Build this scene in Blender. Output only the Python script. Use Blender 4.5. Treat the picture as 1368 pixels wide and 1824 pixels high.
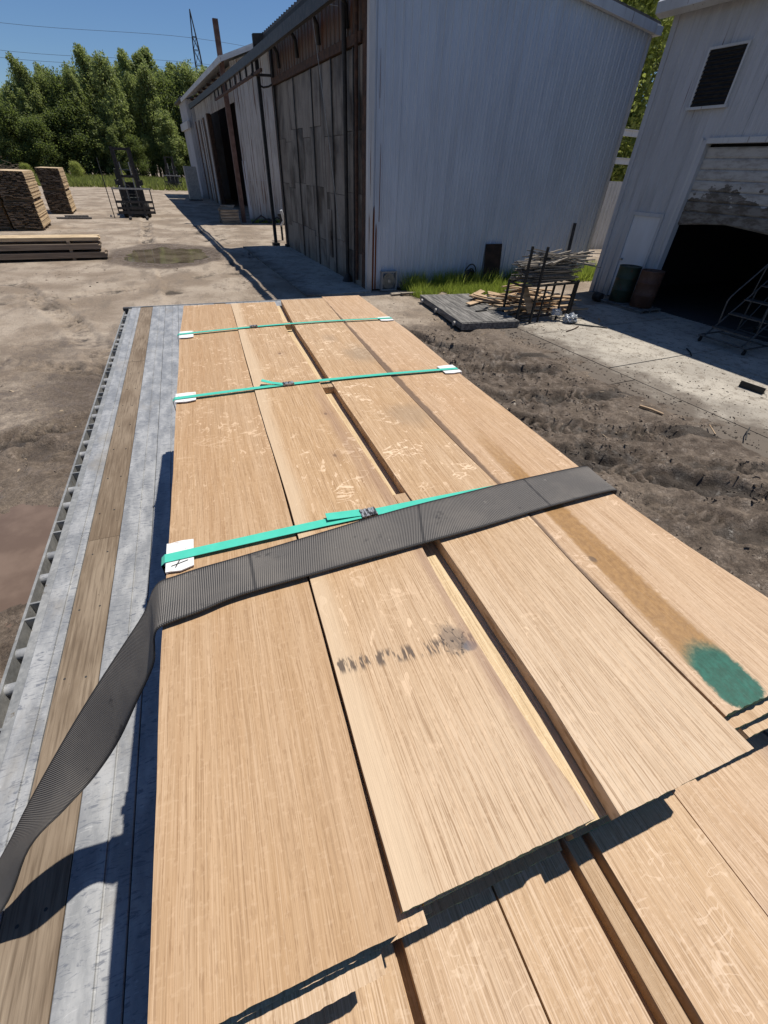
import bpy, math, random
import numpy as np
from mathutils import Vector, Matrix
for o in list(bpy.data.objects): bpy.data.objects.remove(o)
random.seed(7); RNG = np.random.default_rng(7)
S = bpy.context.scene; COL = S.collection
CAMZ = 2.8
# ---------------------------------------------------------------- camera
yaw, pit, rol = 0.3965245, -0.6850886, 0.0476784
fw = Vector((math.sin(yaw)*math.cos(pit), math.cos(yaw)*math.cos(pit), math.sin(pit)))
r0 = Vector((math.cos(yaw), -math.sin(yaw), 0)); u0 = r0.cross(fw)
rt = r0*math.cos(rol) + u0*math.sin(rol); up = rt.cross(fw)
cam = bpy.data.cameras.new('camera'); co = bpy.data.objects.new('camera', cam); COL.objects.link(co)
co.matrix_world = Matrix(((rt.x, up.x, -fw.x, 0), (rt.y, up.y, -fw.y, 0), (rt.z, up.z, -fw.z, CAMZ), (0, 0, 0, 1)))
cam.sensor_fit = 'VERTICAL'; cam.sensor_height = 24; cam.sensor_width = 18
cam.lens = 24*745.3/1824; cam.clip_start = 0.02; cam.clip_end = 3000
S.camera = co
# ---------------------------------------------------------------- sky and sun
SUN = Vector((0.40, 0.085, 1.0)).normalized()
w = bpy.data.worlds.new('World'); S.world = w; w.use_nodes = True
wn = w.node_tree; sky = wn.nodes.new('ShaderNodeTexSky'); sky.sky_type = 'NISHITA'; sky.sun_disc = False
sky.sun_elevation = math.asin(SUN.z); sky.sun_rotation = math.atan2(SUN.x, SUN.y)
sky.air_density = 1.0; sky.dust_density = 0.0; sky.ozone_density = 3.5
wn.nodes['Background'].inputs['Strength'].default_value = 0.05
tint = wn.nodes.new('ShaderNodeMix'); tint.data_type = 'RGBA'; tint.blend_type = 'MULTIPLY'; tint.inputs[0].default_value = 1.0
tint.inputs[7].default_value = (1.0, 1.22, 1.52, 1)                      # camera white balance of the open sky
wn.links.new(sky.outputs[0], tint.inputs[6]); wn.links.new(tint.outputs[2], wn.nodes['Background'].inputs['Color'])
sl = bpy.data.lights.new('sun', 'SUN'); sl.energy = 4.8; sl.angle = math.radians(0.53); sl.color = (1.0, 0.955, 0.88)
so = bpy.data.objects.new('sun', sl); COL.objects.link(so); so.rotation_euler = (-SUN).to_track_quat('-Z', 'Y').to_euler()
S.view_settings.view_transform = 'Standard'; S.view_settings.look = 'None'; S.view_settings.gamma = 1
S.view_settings.exposure = 0.12; S.view_settings.use_curve_mapping = False
# ---------------------------------------------------------------- frames
BA = -0.0710277                                    # the buildings' axis against the trailer's
Bd = Vector((math.sin(BA), math.cos(BA), 0)); Pd = Vector((math.cos(BA), -math.sin(BA), 0))
def W(u, v, z=0): return Bd*u + Pd*v + Vector((0, 0, z))
BROT = -BA
# ---------------------------------------------------------------- mesh helper
class MB:
    def __init__(s): s.v = []; s.f = []; s.m = []; s.sm = []
    def add(s, vs, fs, m=0, smooth=False):
        k = len(s.v); s.v += [tuple(q) for q in vs]
        for f in fs: s.f.append(tuple(i+k for i in f)); s.m.append(m); s.sm.append(smooth)
        return s
    def box(s, c, d, rot=None, m=0):
        x, y, z = d[0]/2, d[1]/2, d[2]/2
        vs = [Vector(q) for q in ((-x,-y,-z),(x,-y,-z),(x,y,-z),(-x,y,-z),(-x,-y,z),(x,-y,z),(x,y,z),(-x,y,z))]
        if rot is not None: vs = [rot @ q for q in vs]
        c = Vector(c)
        return s.add([q+c for q in vs], [(0,3,2,1),(4,5,6,7),(0,1,5,4),(1,2,6,5),(2,3,7,6),(3,0,4,7)], m)
    def bb(s, x0, x1, y0, y1, z0, z1, m=0): return s.box(((x0+x1)/2,(y0+y1)/2,(z0+z1)/2),(x1-x0,y1-y0,z1-z0),None,m)
    def bar(s, a, b, wd, th, m=0, upv=(0,0,1)):
        a, b = Vector(a), Vector(b); d = (b-a); L = d.length; d.normalize(); upv = Vector(upv)
        if abs(d.dot(upv)) > .98: upv = Vector((1,0,0))
        x = d.cross(upv).normalized(); z = x.cross(d)
        return s.box((a+b)/2, (wd, L, th), Matrix((x, d, z)).transposed(), m)
    def tube(s, pts, r, n=8, m=0, cap=True, r1=None):
        pts = [Vector(q) for q in pts]; N = len(pts); vs = []; fs = []; last = None
        for i, q in enumerate(pts):
            d = (pts[min(i+1,N-1)]-pts[max(i-1,0)]).normalized()
            if last is None: x = d.orthogonal().normalized()
            else: x = (last-d*last.dot(d)).normalized()
            last = x; y = d.cross(x); rr = r if r1 is None else r+(r1-r)*i/(N-1)
            for k in range(n):
                t = 2*math.pi*k/n; vs.append(q+x*(rr*math.cos(t))+y*(rr*math.sin(t)))
        for i in range(N-1):
            for k in range(n): fs.append((i*n+k, i*n+(k+1)%n, (i+1)*n+(k+1)%n, (i+1)*n+k))
        s.add(vs, fs, m, True)
        if cap: s.add(vs[:n], [tuple(range(n-1,-1,-1))], m); s.add(vs[-n:], [tuple(range(n))], m)
        return s
    def lathe(s, prof, n=24, m=0, c=(0,0,0), axis='z'):
        vs = []; fs = []; P = len(prof); c = Vector(c)
        for r, h in prof:
            for k in range(n):
                t = 2*math.pi*k/n; x, y = r*math.cos(t), r*math.sin(t)
                vs.append(c+Vector({'z':(x,y,h),'x':(h,x,y),'y':(x,h,y)}[axis]))
        for i in range(P-1):
            for k in range(n): fs.append((i*n+k, i*n+(k+1)%n, (i+1)*n+(k+1)%n, (i+1)*n+k))
        s.add(vs, fs, m, True); s.add(vs[:n], [tuple(range(n-1,-1,-1))], m); s.add(vs[-n:], [tuple(range(n))], m)
        return s
    def prism(s, poly, y0, y1, m=0):                # polygon in x,z drawn along y
        n = len(poly); vs = [(x, y0, z) for x, z in poly]+[(x, y1, z) for x, z in poly]
        fs = [tuple(range(n)), tuple(range(2*n-1, n-1, -1))]+[(i, i+n, (i+1)%n+n, (i+1)%n) for i in range(n)]
        return s.add(vs, fs, m)
    def mesh(s, name):
        me = bpy.data.meshes.new(name); me.from_pydata(s.v, [], s.f); me.update()
        if len(set(s.m)) > 1 or (s.m and s.m[0]): me.polygons.foreach_set('material_index', s.m)
        if any(s.sm): me.polygons.foreach_set('use_smooth', s.sm)
        return me
    def build(s, name, mats, parent=None, loc=(0,0,0), rz=0):
        me = s.mesh(name)
        for q in (mats if isinstance(mats, (list, tuple)) else [mats]): me.materials.append(q)
        return link(name, me, parent, loc, rz)
def link(name, me, parent=None, loc=(0,0,0), rz=0):
    o = bpy.data.objects.new(name, me); COL.objects.link(o); o.parent = parent
    o.location = loc; o.rotation_euler = (0, 0, rz) if not isinstance(rz, tuple) else rz
    return o
def tag(o, label, cat, group=None):
    o['label'] = label; o['category'] = cat
    if group: o['group'] = group
    return o
def kind(o, k): o['kind'] = k; return o
def thing(name, label, cat, loc=(0,0,0), rz=0, group=None):
    return tag(link(name, None, None, loc, rz), label, cat, group)
def copy_tree(o, parent=None):
    c = o.copy(); COL.objects.link(c); c.parent = parent
    for ch in list(o.children): copy_tree(ch, c)
    return c
# ---------------------------------------------------------------- value noise for relief
_T = RNG.random((256, 256))
def vnoise(x, y, sc, seed=0):
    x = np.asarray(x)*sc+seed*17.3; y = np.asarray(y)*sc+seed*9.7
    xi = np.floor(x).astype(int); yi = np.floor(y).astype(int); fx = x-xi; fy = y-yi
    fx = fx*fx*(3-2*fx); fy = fy*fy*(3-2*fy); g = lambda a, b: _T[a & 255, b & 255]
    return (g(xi,yi)*(1-fx)+g(xi+1,yi)*fx)*(1-fy)+(g(xi,yi+1)*(1-fx)+g(xi+1,yi+1)*fx)*fy
def fbm(x, y, sc, seed=0, o=4):
    t = 0; a = 1; n = 0
    for i in range(o): t = t+a*vnoise(x, y, sc*2**i, seed+i*3); n += a; a *= .5
    return t/n
def sst(a, b, x): t = np.clip((x-a)/(b-a), 0, 1); return t*t*(3-2*t)
# ---------------------------------------------------------------- material helper
class NT:
    def __init__(s, name):
        s.mat = bpy.data.materials.new(name); s.mat.use_nodes = True; s.t = s.mat.node_tree
        s.b = s.t.nodes['Principled BSDF']; s.c = None
    def n(s, ty, ins=None, **kw):
        d = s.t.nodes.new('ShaderNode'+ty)
        for k, v in kw.items(): setattr(d, k, v)
        for k, v in (ins or {}).items(): s.set(d.inputs[k], v)
        return d
    def set(s, sock, v):
        if isinstance(v, bpy.types.NodeSocket): s.t.links.new(v, sock)
        elif isinstance(v, (tuple, list)) and len(v) == 3 and sock.type == 'RGBA': sock.default_value = (*v, 1)
        else: sock.default_value = v
    def obj(s, rnd=True):
        tc = s.n('TexCoord').outputs['Object']
        if rnd:
            ra = s.n('ObjectInfo').outputs['Random']
            off = s.n('Math', {0: ra, 1: 53.0}, operation='MULTIPLY').outputs[0]
            tc = s.n('VectorMath', {0: tc, 1: off}, operation='ADD').outputs[0]
        return tc
    def map(s, v, sc=(1,1,1), loc=(0,0,0), rot=(0,0,0)):
        return s.n('Mapping', {'Vector': v, 'Scale': sc, 'Location': loc, 'Rotation': rot}).outputs[0]
    def noise(s, v, sc=1.0, det=3.0, ro=.55, dist=0.0):
        return s.n('TexNoise', {'Vector': v, 'Scale': sc, 'Detail': det, 'Roughness': ro, 'Distortion': dist}).outputs['Fac']
    def m(s, op, a, b=0.0, c=None, clamp=False):
        d = s.n('Math', {0: a, 1: b}, operation=op, use_clamp=clamp)
        if c is not None: s.set(d.inputs[2], c)
        return d.outputs[0]
    def ss(s, x, a, b):
        return s.n('MapRange', {0: x, 1: a, 2: b, 3: 0.0, 4: 1.0}, interpolation_type='SMOOTHSTEP').outputs[0]
    def mix(s, f, a, b, bt='MIX'):
        d = s.n('Mix', None, data_type='RGBA', blend_type=bt); s.set(d.inputs[0], f); s.set(d.inputs[6], a); s.set(d.inputs[7], b)
        return d.outputs[2]
    def sep(s, v): return s.n('SeparateXYZ', {0: v}).outputs
    def bump(s, h, st=.3, dist=.01):
        s.set(s.b.inputs['Normal'], s.n('Bump', {'Height': h, 'Strength': st, 'Distance': dist}).outputs[0])
    def out(s, col, rough=.6, metal=0.0, spec=.5):
        s.set(s.b.inputs['Base Color'], col); s.set(s.b.inputs['Roughness'], rough); s.set(s.b.inputs['Metallic'], metal)
        s.set(s.b.inputs['Specular IOR Level'], spec)
        return s.mat
def weather(name, c1, c2, sc=3.0, rough=.6, st=.15, metal=0.0, stretch=(1,1,1), lo=.35, hi=.68, c3=None, f3=.62, spec=.4, bd=.01, sc3=None):
    k = NT(name); v = k.map(k.obj(), stretch); n1 = k.noise(v, sc, 5, .6); n2 = k.noise(v, sc*6, 4, .65)
    c = k.mix(k.ss(n1, lo, hi), c1, c2)
    if c3: c = k.mix(k.m('MULTIPLY', k.ss(k.noise(v, sc3 or sc*2.3, 6, .7), f3, f3+.08), .9), c, c3)
    c = k.mix(.35, c, k.mix(n2, (0,0,0), (1,1,1)), 'OVERLAY')
    k.bump(k.m('ADD', k.m('MULTIPLY', n1, .5), n2), st, bd)
    return k.out(c, k.m('ADD', k.m('MULTIPLY', n2, .25), rough-.12), metal, spec)
def plain(name, c, rough=.5, metal=0.0, spec=.4):
    return weather(name, tuple(q*.85 for q in c), tuple(min(1, q*1.12) for q in c), 4.0, rough, .04, metal, spec=spec)
# ---------------------------------------------------------------- oak
def oak(name, tone=(.50,.335,.195), fleck=.6, fsc=1.0, lines=.5, sap=None, dark=.5, extra=None, seed=0.0, fnear=0, pale=0):
    k = NT(name); raw = k.obj(False)
    ra = k.m('MULTIPLY', k.n('ObjectInfo').outputs['Random'], 41.0)
    v = k.n('VectorMath', {0: raw, 1: k.n('CombineXYZ', {0: ra, 1: k.m('ADD', ra, seed), 2: ra}).outputs[0]}, operation='ADD').outputs[0]
    wob = k.m('MULTIPLY', k.m('SUBTRACT', k.noise(k.map(v, (4, 1.6, 4)), 1.0, 3, .5), .5), .016)
    gv = k.n('VectorMath', {0: v, 1: k.n('CombineXYZ', {0: wob, 1: 0.0, 2: 0.0}).outputs[0]}, operation='ADD').outputs[0]
    broad = k.noise(k.map(gv, (60, .5, 10)), 1.0, 4, .6)
    fine = k.noise(k.map(gv, (760, 5, 60)), 1.0, 2, .6)
    pore = k.noise(k.map(gv, (640, 9, 90)), 1.0, 2, .55)
    big = k.noise(k.map(v, (3, 1.3, 3)), 1.0, 3, .55)
    ring = k.noise(k.map(gv, (430, .9, 30)), 1.0, 2, .5)
    d = tuple(q*f for q, f in zip(tone, (.90, .86, .80))); l = tuple(min(1, q*f) for q, f in zip(tone, (1.07, 1.09, 1.12)))
    c = k.mix(k.ss(broad, .30, .70), d, l)
    gold = tuple(q*f for q, f in zip(tone, (.95, .86, .70)))
    c = k.mix(k.m('MULTIPLY', k.ss(big, .42, .66), .75), c, k.mix(.62, c, gold))
    bg2 = k.noise(k.map(gv, (14, .45, 5), (2, 9, 0)), 1.0, 3, .55)
    c = k.mix(k.m('MULTIPLY', k.ss(bg2, .50, .68), .38), c, tuple(q*f for q, f in zip(tone, (.80, .69, .56))))
    if pale: c = k.mix(k.m('MULTIPLY', k.ss(k.m('ADD', k.sep(raw)[1], k.m('MULTIPLY', big, .5)), .85, .25), pale), c, k.mix(.5, c, (.72, .62, .48)))  # near end painted paler: sun sheen on rough fibres put into the colour
    c = k.mix(k.m('MULTIPLY', k.ss(ring, .46, .66), .20+.25*dark), c, tuple(q*f for q, f in zip(tone, (.74, .66, .57))))
    c = k.mix(k.m('MULTIPLY', k.ss(fine, .44, .70), .35*dark+.15), c, tuple(q*f for q, f in zip(tone, (.66, .58, .48))))
    c = k.mix(k.m('MULTIPLY', k.ss(pore, .54, .66), lines*.8), c, tuple(q*f for q, f in zip(tone, (.50, .42, .34))))
    c = k.mix(k.m('MULTIPLY', k.ss(pore, .45, .34), lines*.75), c, tuple(min(1, q*f) for q, f in zip(tone, (1.22, 1.28, 1.38))))
    spk = k.noise(k.map(gv, (520, 60, 90), (4, 2, 0)), 1.0, 2, .6)
    c = k.mix(k.m('MULTIPLY', k.ss(spk, .56, .68), .42), c, tuple(q*f for q, f in zip(tone, (.56, .47, .38))))
    shm = k.noise(k.map(v, (120, 170, 60)), 1.0, 3, .6)
    c = k.mix(k.m('MULTIPLY', k.ss(shm, .54, .68), .30), c, tuple(min(1, q*f) for q, f in zip(tone, (1.2, 1.25, 1.32))))
    if fleck > 0:                                    # medullary ray flecks of quarter-sawn oak
        fn = k.noise(k.map(v, (34*fsc, 66*fsc, 20)), 1.0, 1.8, .5, .7)
        worm = k.ss(k.m('ABSOLUTE', k.m('SUBTRACT', fn, .5)), .040, .016)
        f2 = k.noise(k.map(v, (22*fsc, 22*fsc, 8), (3.1, 1.7, 0)), 1.0, 1.5, .5)
        patch = k.ss(k.noise(k.map(v, (5, 2.6, 3), (7, 3, 0)), 1.0, 2, .5), .34, .58)
        mask = k.m('MULTIPLY', k.ss(f2, .56, .595), patch)
        if fnear: mask = k.m('MULTIPLY', mask, k.ss(k.sep(raw)[1], fnear, fnear+.35))
        fl = k.m('MULTIPLY', k.m('MULTIPLY', worm, mask), fleck, clamp=True)
        dash = k.ss(k.noise(k.map(v, (120*fsc, 46*fsc, 20), (1, 5, 0)), 1.0, 1, .4, 1.2), .67, .71)
        dm = k.m('MULTIPLY', k.m('MULTIPLY', dash, patch), fleck*.7)
        if fnear: dm = k.m('MULTIPLY', dm, k.ss(k.sep(raw)[1], fnear-.3, fnear+.2))
        fl = k.m('MAXIMUM', fl, dm)
        c = k.mix(fl, c, tuple(min(1, q*f) for q, f in zip(tone, (1.42, 1.52, 1.68))))
    xx = k.sep(raw)
    if sap:                                          # a pale sapwood edge
        sn = k.m('MULTIPLY', k.m('SUBTRACT', k.noise(k.map(v, (6, 2.2, 3)), 1.0, 3), .5), .05)
        sx = k.m('ADD', xx[0], sn)
        c = k.mix(k.m('MULTIPLY', k.ss(sx, sap[1], sap[0]), .75), c, tuple(min(1, q*f) for q, f in zip(tone, (1.16, 1.28, 1.42))))
    if extra: c = extra(k, c, raw, v, xx)
    hgt = k.m('ADD', k.m('MULTIPLY', pore, .7), k.m('MULTIPLY', fine, .8))
    k.bump(hgt, .45, .0012)
    return k.out(c, .62, 0, .28)
def smudge(k, xx, x, y, rx, ry, nz, soft=.6):        # an irregular mark of its own shape on the board
    dx = k.m('DIVIDE', k.m('SUBTRACT', xx[0], x), rx); dy = k.m('DIVIDE', k.m('SUBTRACT', xx[1], y), ry)
    r = k.m('SQRT', k.m('ADD', k.m('MULTIPLY', dx, dx), k.m('MULTIPLY', dy, dy)))
    return k.ss(k.m('ADD', r, k.m('MULTIPLY', k.m('SUBTRACT', nz, .5), 1.6)), 1.0+soft*.4, 1.0-soft*.6)
def ex2(k, c, raw, v, xx):                           # sticker marks, a knot
    st = k.noise(k.map(v, (260, 34, 5)), 1.0, 2, .6)
    yl = k.m('ADD', k.m('MULTIPLY', xx[0], -.10), .272)
    band = k.ss(k.m('ABSOLUTE', k.m('SUBTRACT', xx[1], yl)), .017, .006)
    pat = k.ss(k.noise(k.map(v, (60, 16, 1)), 1.0, 3, .65), .45, .52)
    c = k.mix(k.m('MULTIPLY', k.m('MULTIPLY', band, pat), k.m('MULTIPLY', k.ss(st, .40, .50), .9)), c, (.085, .060, .045))
    nz = k.noise(k.map(v, (60, 40, 5)), 1.0, 4, .6)
    c = k.mix(k.m('MULTIPLY', smudge(k, xx, .187, .262, .022, .024, nz), .75), c, (.20, .145, .105))
    ring = k.ss(k.noise(k.map(v, (130, 70, 5)), 1.0, 3, .6, 1.5), .56, .62)
    c = k.mix(k.m('MULTIPLY', k.m('MULTIPLY', smudge(k, xx, .187, .264, .028, .030, nz), ring), .95), c, (.05, .036, .03))
    c = k.mix(k.m('MULTIPLY', smudge(k, xx, .206, .242, .010, .008, nz), .8), c, (.12, .115, .125))
    for x, y in ((.145, .83), (.175, 1.06), (.125, 1.60)):
        c = k.mix(k.m('MULTIPLY', smudge(k, xx, x, y, .005, .008, nz), .8), c, (.10, .06, .04)); c = k.mix(k.m('MULTIPLY', smudge(k, xx, x+.004, y, .02, .03, nz, 1.2), .4), c, (.30, .18, .10))
    for x, y, rx, ry in ((.213, .55, .012, .5), (.218, .14, .012, .16), (.19, .95, .02, .3)):
        c = k.mix(k.m('MULTIPLY', smudge(k, xx, x, y, rx, ry, k.noise(k.map(v, (30, 3, 5)), 1.0, 3), 1.2), .5), c, (.26, .155, .105))
    return c
def ex3(k, c, raw, v, xx):
    nz = k.noise(k.map(v, (14, 8, 5)), 1.0, 4, .6)
    for x, y, rx, ry, f, q in ((.17, 1.55, .06, .10, .45, (.22,.17,.12)), (.16, 1.0, .08, .07, .4, (.24,.18,.125)), (.10, 1.75, .03, .05, .3, (.2,.15,.11))):
        c = k.mix(k.m('MULTIPLY', smudge(k, xx, x, y, rx, ry, nz, 1.3), f), c, q)
    return c
def ex4(k, c, raw, v, xx):                           # brown stain running into a dab of green spray paint
    nz = k.noise(k.map(v, (95, 75, 5)), 1.0, 5, .7); n2 = k.noise(k.map(v, (16, 5, 5)), 1.0, 3, .6)
    xc = k.m('ADD', k.m('MULTIPLY', xx[1], .010), .056); xc = k.m('ADD', xc, k.m('MULTIPLY', k.m('SUBTRACT', n2, .5), .012))
    dx = k.m('ABSOLUTE', k.m('SUBTRACT', xx[0], xc))
    wd = k.m('SUBTRACT', .037, k.m('MULTIPLY', xx[1], .020))
    e = k.m('ADD', k.m('SUBTRACT', wd, dx), k.m('MULTIPLY', k.m('SUBTRACT', nz, .5), .020))
    m1 = k.m('MULTIPLY', k.m('MULTIPLY', k.ss(e, -.005, .008), k.ss(k.m('ADD', xx[1], k.m('MULTIPLY', n2, .2)), 1.06, .62)), k.ss(xx[1], .025, .075))
    c = k.mix(k.m('MULTIPLY', m1, .85), c, k.mix(k.ss(nz, .3, .7), (.215, .105, .028), (.34, .18, .055)))
    gy = k.m('ADD', xx[1], k.m('MULTIPLY', k.m('SUBTRACT', nz, .5), .035)); gy = k.m('ADD', gy, k.m('MULTIPLY', k.m('MULTIPLY', k.m('SUBTRACT', xx[0], xc), k.m('SUBTRACT', xx[0], xc)), 16.0))
    m2 = k.m('MULTIPLY', k.m('MULTIPLY', k.ss(e, -.004, .005), k.ss(gy, .115, .080)), k.ss(k.m('SUBTRACT', k.m('MULTIPLY', xx[1], 2.0), gy), -.014, -.004))
    c = k.mix(k.m('MULTIPLY', m2, .97), c, k.mix(k.ss(nz, .35, .7), (.004, .072, .048), (.008, .120, .085)))
    dk = k.m('ADD', xx[0], k.m('MULTIPLY', k.m('SUBTRACT', k.noise(k.map(v, (9, 11, 1)), 1.0, 5, .7), .5), .024))
    c = k.mix(k.m('MULTIPLY', k.ss(dk, .003, -.006), .8), c, (.10, .062, .042))
    c = k.mix(k.m('MULTIPLY', smudge(k, xx, .03, 1.28, .03, .035, n2, 1.2), .45), c, (.27, .15, .07))
    c = k.mix(k.m('MULTIPLY', smudge(k, xx, .035, .30, .007, .010, nz), .7), c, (.10, .07, .05))
    return c
def exl(k, c, raw, v, xx):                           # bark pocket on a lower board
    nz = k.noise(k.map(v, (30, 12, 5)), 1.0, 4, .6)
    c = k.mix(k.m('MULTIPLY', smudge(k, xx, .215, .80, .035, .09, nz, 1.2), .5), c, (.20, .125, .10))
    cr = k.ss(k.m('ABSOLUTE', k.m('SUBTRACT', k.m('ADD', xx[0], k.m('MULTIPLY', k.m('SUBTRACT', nz, .5), .03)), .222)), .004, .001)
    c = k.mix(k.m('MULTIPLY', k.m('MULTIPLY', cr, smudge(k, xx, .22, .79, .04, .12, nz)), .9), c, (.04, .025, .02))
    c = k.mix(k.m('MULTIPLY', smudge(k, xx, .02, .58, .035, .06, nz, 1.3), .4), c, (.22, .14, .11))
    return c
OAK1 = oak('oak_straight_grain', (.475,.315,.182), .9, .8, .55, dark=.45, seed=3, fnear=.75)
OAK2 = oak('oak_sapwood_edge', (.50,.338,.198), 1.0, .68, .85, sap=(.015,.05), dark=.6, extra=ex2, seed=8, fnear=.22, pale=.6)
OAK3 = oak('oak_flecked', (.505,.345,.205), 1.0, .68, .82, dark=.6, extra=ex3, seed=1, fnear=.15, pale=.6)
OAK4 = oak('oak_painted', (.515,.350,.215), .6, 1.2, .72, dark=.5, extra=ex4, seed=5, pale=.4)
OAKL = oak('oak_lower', (.54,.385,.25), .35, .8, .8, dark=.6, seed=2)
OAKX = oak('oak_lower_bark', (.53,.375,.245), .2, 1.0, .8, dark=.6, extra=exl, seed=4)
OAKY = oak('oak_yellow_sapwood', (.60,.46,.28), .25, 1.0, .7, dark=.5, seed=9)
OAKS = oak('oak_plain', (.46,.32,.195), .2, 1.0, .5, dark=.6, seed=6)
GREEN = weather('green_end_sealer', (.016,.085,.055), (.03,.135,.09), 60, .75, .4, bd=.003, c3=(.08,.10,.06), f3=.66)
def plank_mesh(L, wl, wr, t, seed=0, jag=.0013, ny=36, nx=44, zb=0.0, ends=True, wane=.0012):
    """wl / wr: edge x at (near .. far) as functions of y. Top at z=0."""
    r = random.Random(seed); b = MB(); vs = []
    jn = [r.uniform(-jag, jag) for _ in range(nx+1)]; jf = [r.uniform(-jag, jag) for _ in range(nx+1)]
    if jag: jn[r.randrange(1, nx)] -= jag*1.6; ba = r.uniform(0, 9); jn = [q+jag*.5*math.sin(i*.16+ba) for i, q in enumerate(jn)]
    ph = r.uniform(0, 9)
    for i in range(ny+1):
        y = L*i/ny; a = wl(y)+wane*math.sin(y*9+ph)*r.uniform(.3, 1); c = wr(y)+wane*math.sin(y*7+2*ph)*r.uniform(.3, 1)
        for j in range(nx+1):
            yy = y+(jn[j] if i == 0 else jf[j] if i == ny else 0)
            vs.append((a+(c-a)*j/nx, yy, zb*math.sin(math.pi*y/L)+r.uniform(-.0002, .0002)))
    k = nx+1; top = [(i*k+j, i*k+j+1, (i+1)*k+j+1, (i+1)*k+j) for i in range(ny) for j in range(nx)]
    b.add(vs, top, 0)
    rim = [j for j in range(k)]+[i*k+nx for i in range(1, ny+1)]+[ny*k+j for j in range(nx-1, -1, -1)]+[i*k for i in range(ny-1, 0, -1)]
    R = len(rim); base = [vs[q] for q in rim]; rv = base+[(x, y+(.0015 if rim[i] < k else 0), z-t) for i, (x, y, z) in enumerate(base)]
    q0 = len(b.v); b.v += rv
    for i in range(R):
        j = (i+1) % R; end = (rim[i] < k and rim[j] < k) or (rim[i] >= ny*k and rim[j] >= ny*k)
        b.f.append((q0+i, q0+R+i, q0+R+j, q0+j)); b.m.append(1 if end and ends else 0); b.sm.append(False)
    b.f.append(tuple(q0+R+i for i in range(R-1, -1, -1))); b.m.append(0); b.sm.append(False)
    return b
def lerp_pts(pts):
    ys = [q[0] for q in pts]; xs = [q[1] for q in pts]
    return lambda y: float(np.interp(y, ys, xs))
TB = thing('lumber_bundle', 'upper pack of wide fresh oak boards on the flatbed, held by green bands', 'lumber', (0, 0, 2.085))
def hero(pts_l, pts_r, y0, y1, mats, seed, ztop, label=None, parent=TB, pz=2.085, zb=0.0, name='plank', jag=.0013):
    fl, fr = lerp_pts(pts_l), lerp_pts(pts_r); a = math.atan2(fl(y1)-fl(y0), y1-y0); x0 = fl(y0); ca, sa = math.cos(a), math.sin(a)
    # local frame: x across, y along the board's left edge
    def loc_edge(f):
        ys = np.linspace(y0, y1, 40); X = np.array([f(y) for y in ys])-x0; Y = ys-y0
        lx = X*ca-Y*sa; ly = X*sa+Y*ca
        return lambda y: float(np.interp(y, ly, lx))
    m = plank_mesh(y1-y0, loc_edge(fl), loc_edge(fr), .0245, seed, jag, zb=zb)
    o = m.build(name, mats, parent, (x0, y0, ztop-pz), -a)
    if label: o['label'] = label
    return o
ZT = 2.24; TH = .0255
hero([(.04,-.166),(.41,-.164),(.65,-.155),(.88,-.15),(1.34,-.139),(1.95,-.125),(2.46,-.102)], [(.04,.053),(.30,.063),(.53,.0725),(.83,.081),(1.25,.087),(2.46,.122)], .044, 2.46, [OAK1, GREEN], 11, ZT, 'straight grained board along the left edge', zb=-.002, jag=.0004)
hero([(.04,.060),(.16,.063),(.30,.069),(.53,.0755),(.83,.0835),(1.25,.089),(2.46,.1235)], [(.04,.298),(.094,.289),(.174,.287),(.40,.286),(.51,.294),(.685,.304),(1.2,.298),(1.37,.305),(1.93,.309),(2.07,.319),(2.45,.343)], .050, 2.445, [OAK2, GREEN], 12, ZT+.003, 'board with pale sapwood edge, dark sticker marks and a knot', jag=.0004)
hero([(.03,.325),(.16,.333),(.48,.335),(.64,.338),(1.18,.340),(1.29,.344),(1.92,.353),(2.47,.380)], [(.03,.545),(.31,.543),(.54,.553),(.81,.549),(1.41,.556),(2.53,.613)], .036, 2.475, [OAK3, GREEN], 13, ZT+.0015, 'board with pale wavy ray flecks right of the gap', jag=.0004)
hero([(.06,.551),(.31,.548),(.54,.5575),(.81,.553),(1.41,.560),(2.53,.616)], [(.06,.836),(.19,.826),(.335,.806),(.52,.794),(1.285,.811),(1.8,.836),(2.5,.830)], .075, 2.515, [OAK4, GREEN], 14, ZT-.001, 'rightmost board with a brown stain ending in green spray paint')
rr = random.Random(5)
LAY = {1: [(-.163,.083,.041),(.0855,.338,.0495),(.341,.527,.060),(.530,.80,.061)],
       2: [(-.160,.034,.024),(.040,.27,.056),(.275,.50,.048),(.505,.60,.062),(.603,.80,.047)],
       3: [(-.172,.10,.052),(.103,.29,.062),(.294,.54,.050),(.543,.815,.052)],
       4: [(-.165,.02,.048),(.023,.285,.046),(.322,.56,.056),(.563,.80,.060)],
       5: [(-.170,.11,.056),(.113,.297,.052),(.318,.52,.046),(.523,.81,.058)]}
for li, cols in LAY.items():
    for xa, xb, y0 in cols:
        s = .0245; y1 = 2.46+rr.uniform(-.03, .03)
        hero([(0, xa), (2.5, xa+.055)], [(0, xb), (2.5, xb+.055)], y0, y1, [OAKY if (li == 1 and xa == .0855) else OAKL if li < 3 else OAKS, GREEN], rr.random(), ZT-TH*li, jag=.0005)
for x, y, wdt, dy in ((.345, 2.055, .030, .04), (.3285, 1.335, .019, .065), (.3475, 1.335, .017, .065), (.334, .66, .030, .05)):
    MB().box((0, 0, 0), (wdt, dy, .021)).build('spacer_block', OAKS, TB, (x-.012, y, ZT-2.085-.0135), -.02)
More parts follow.
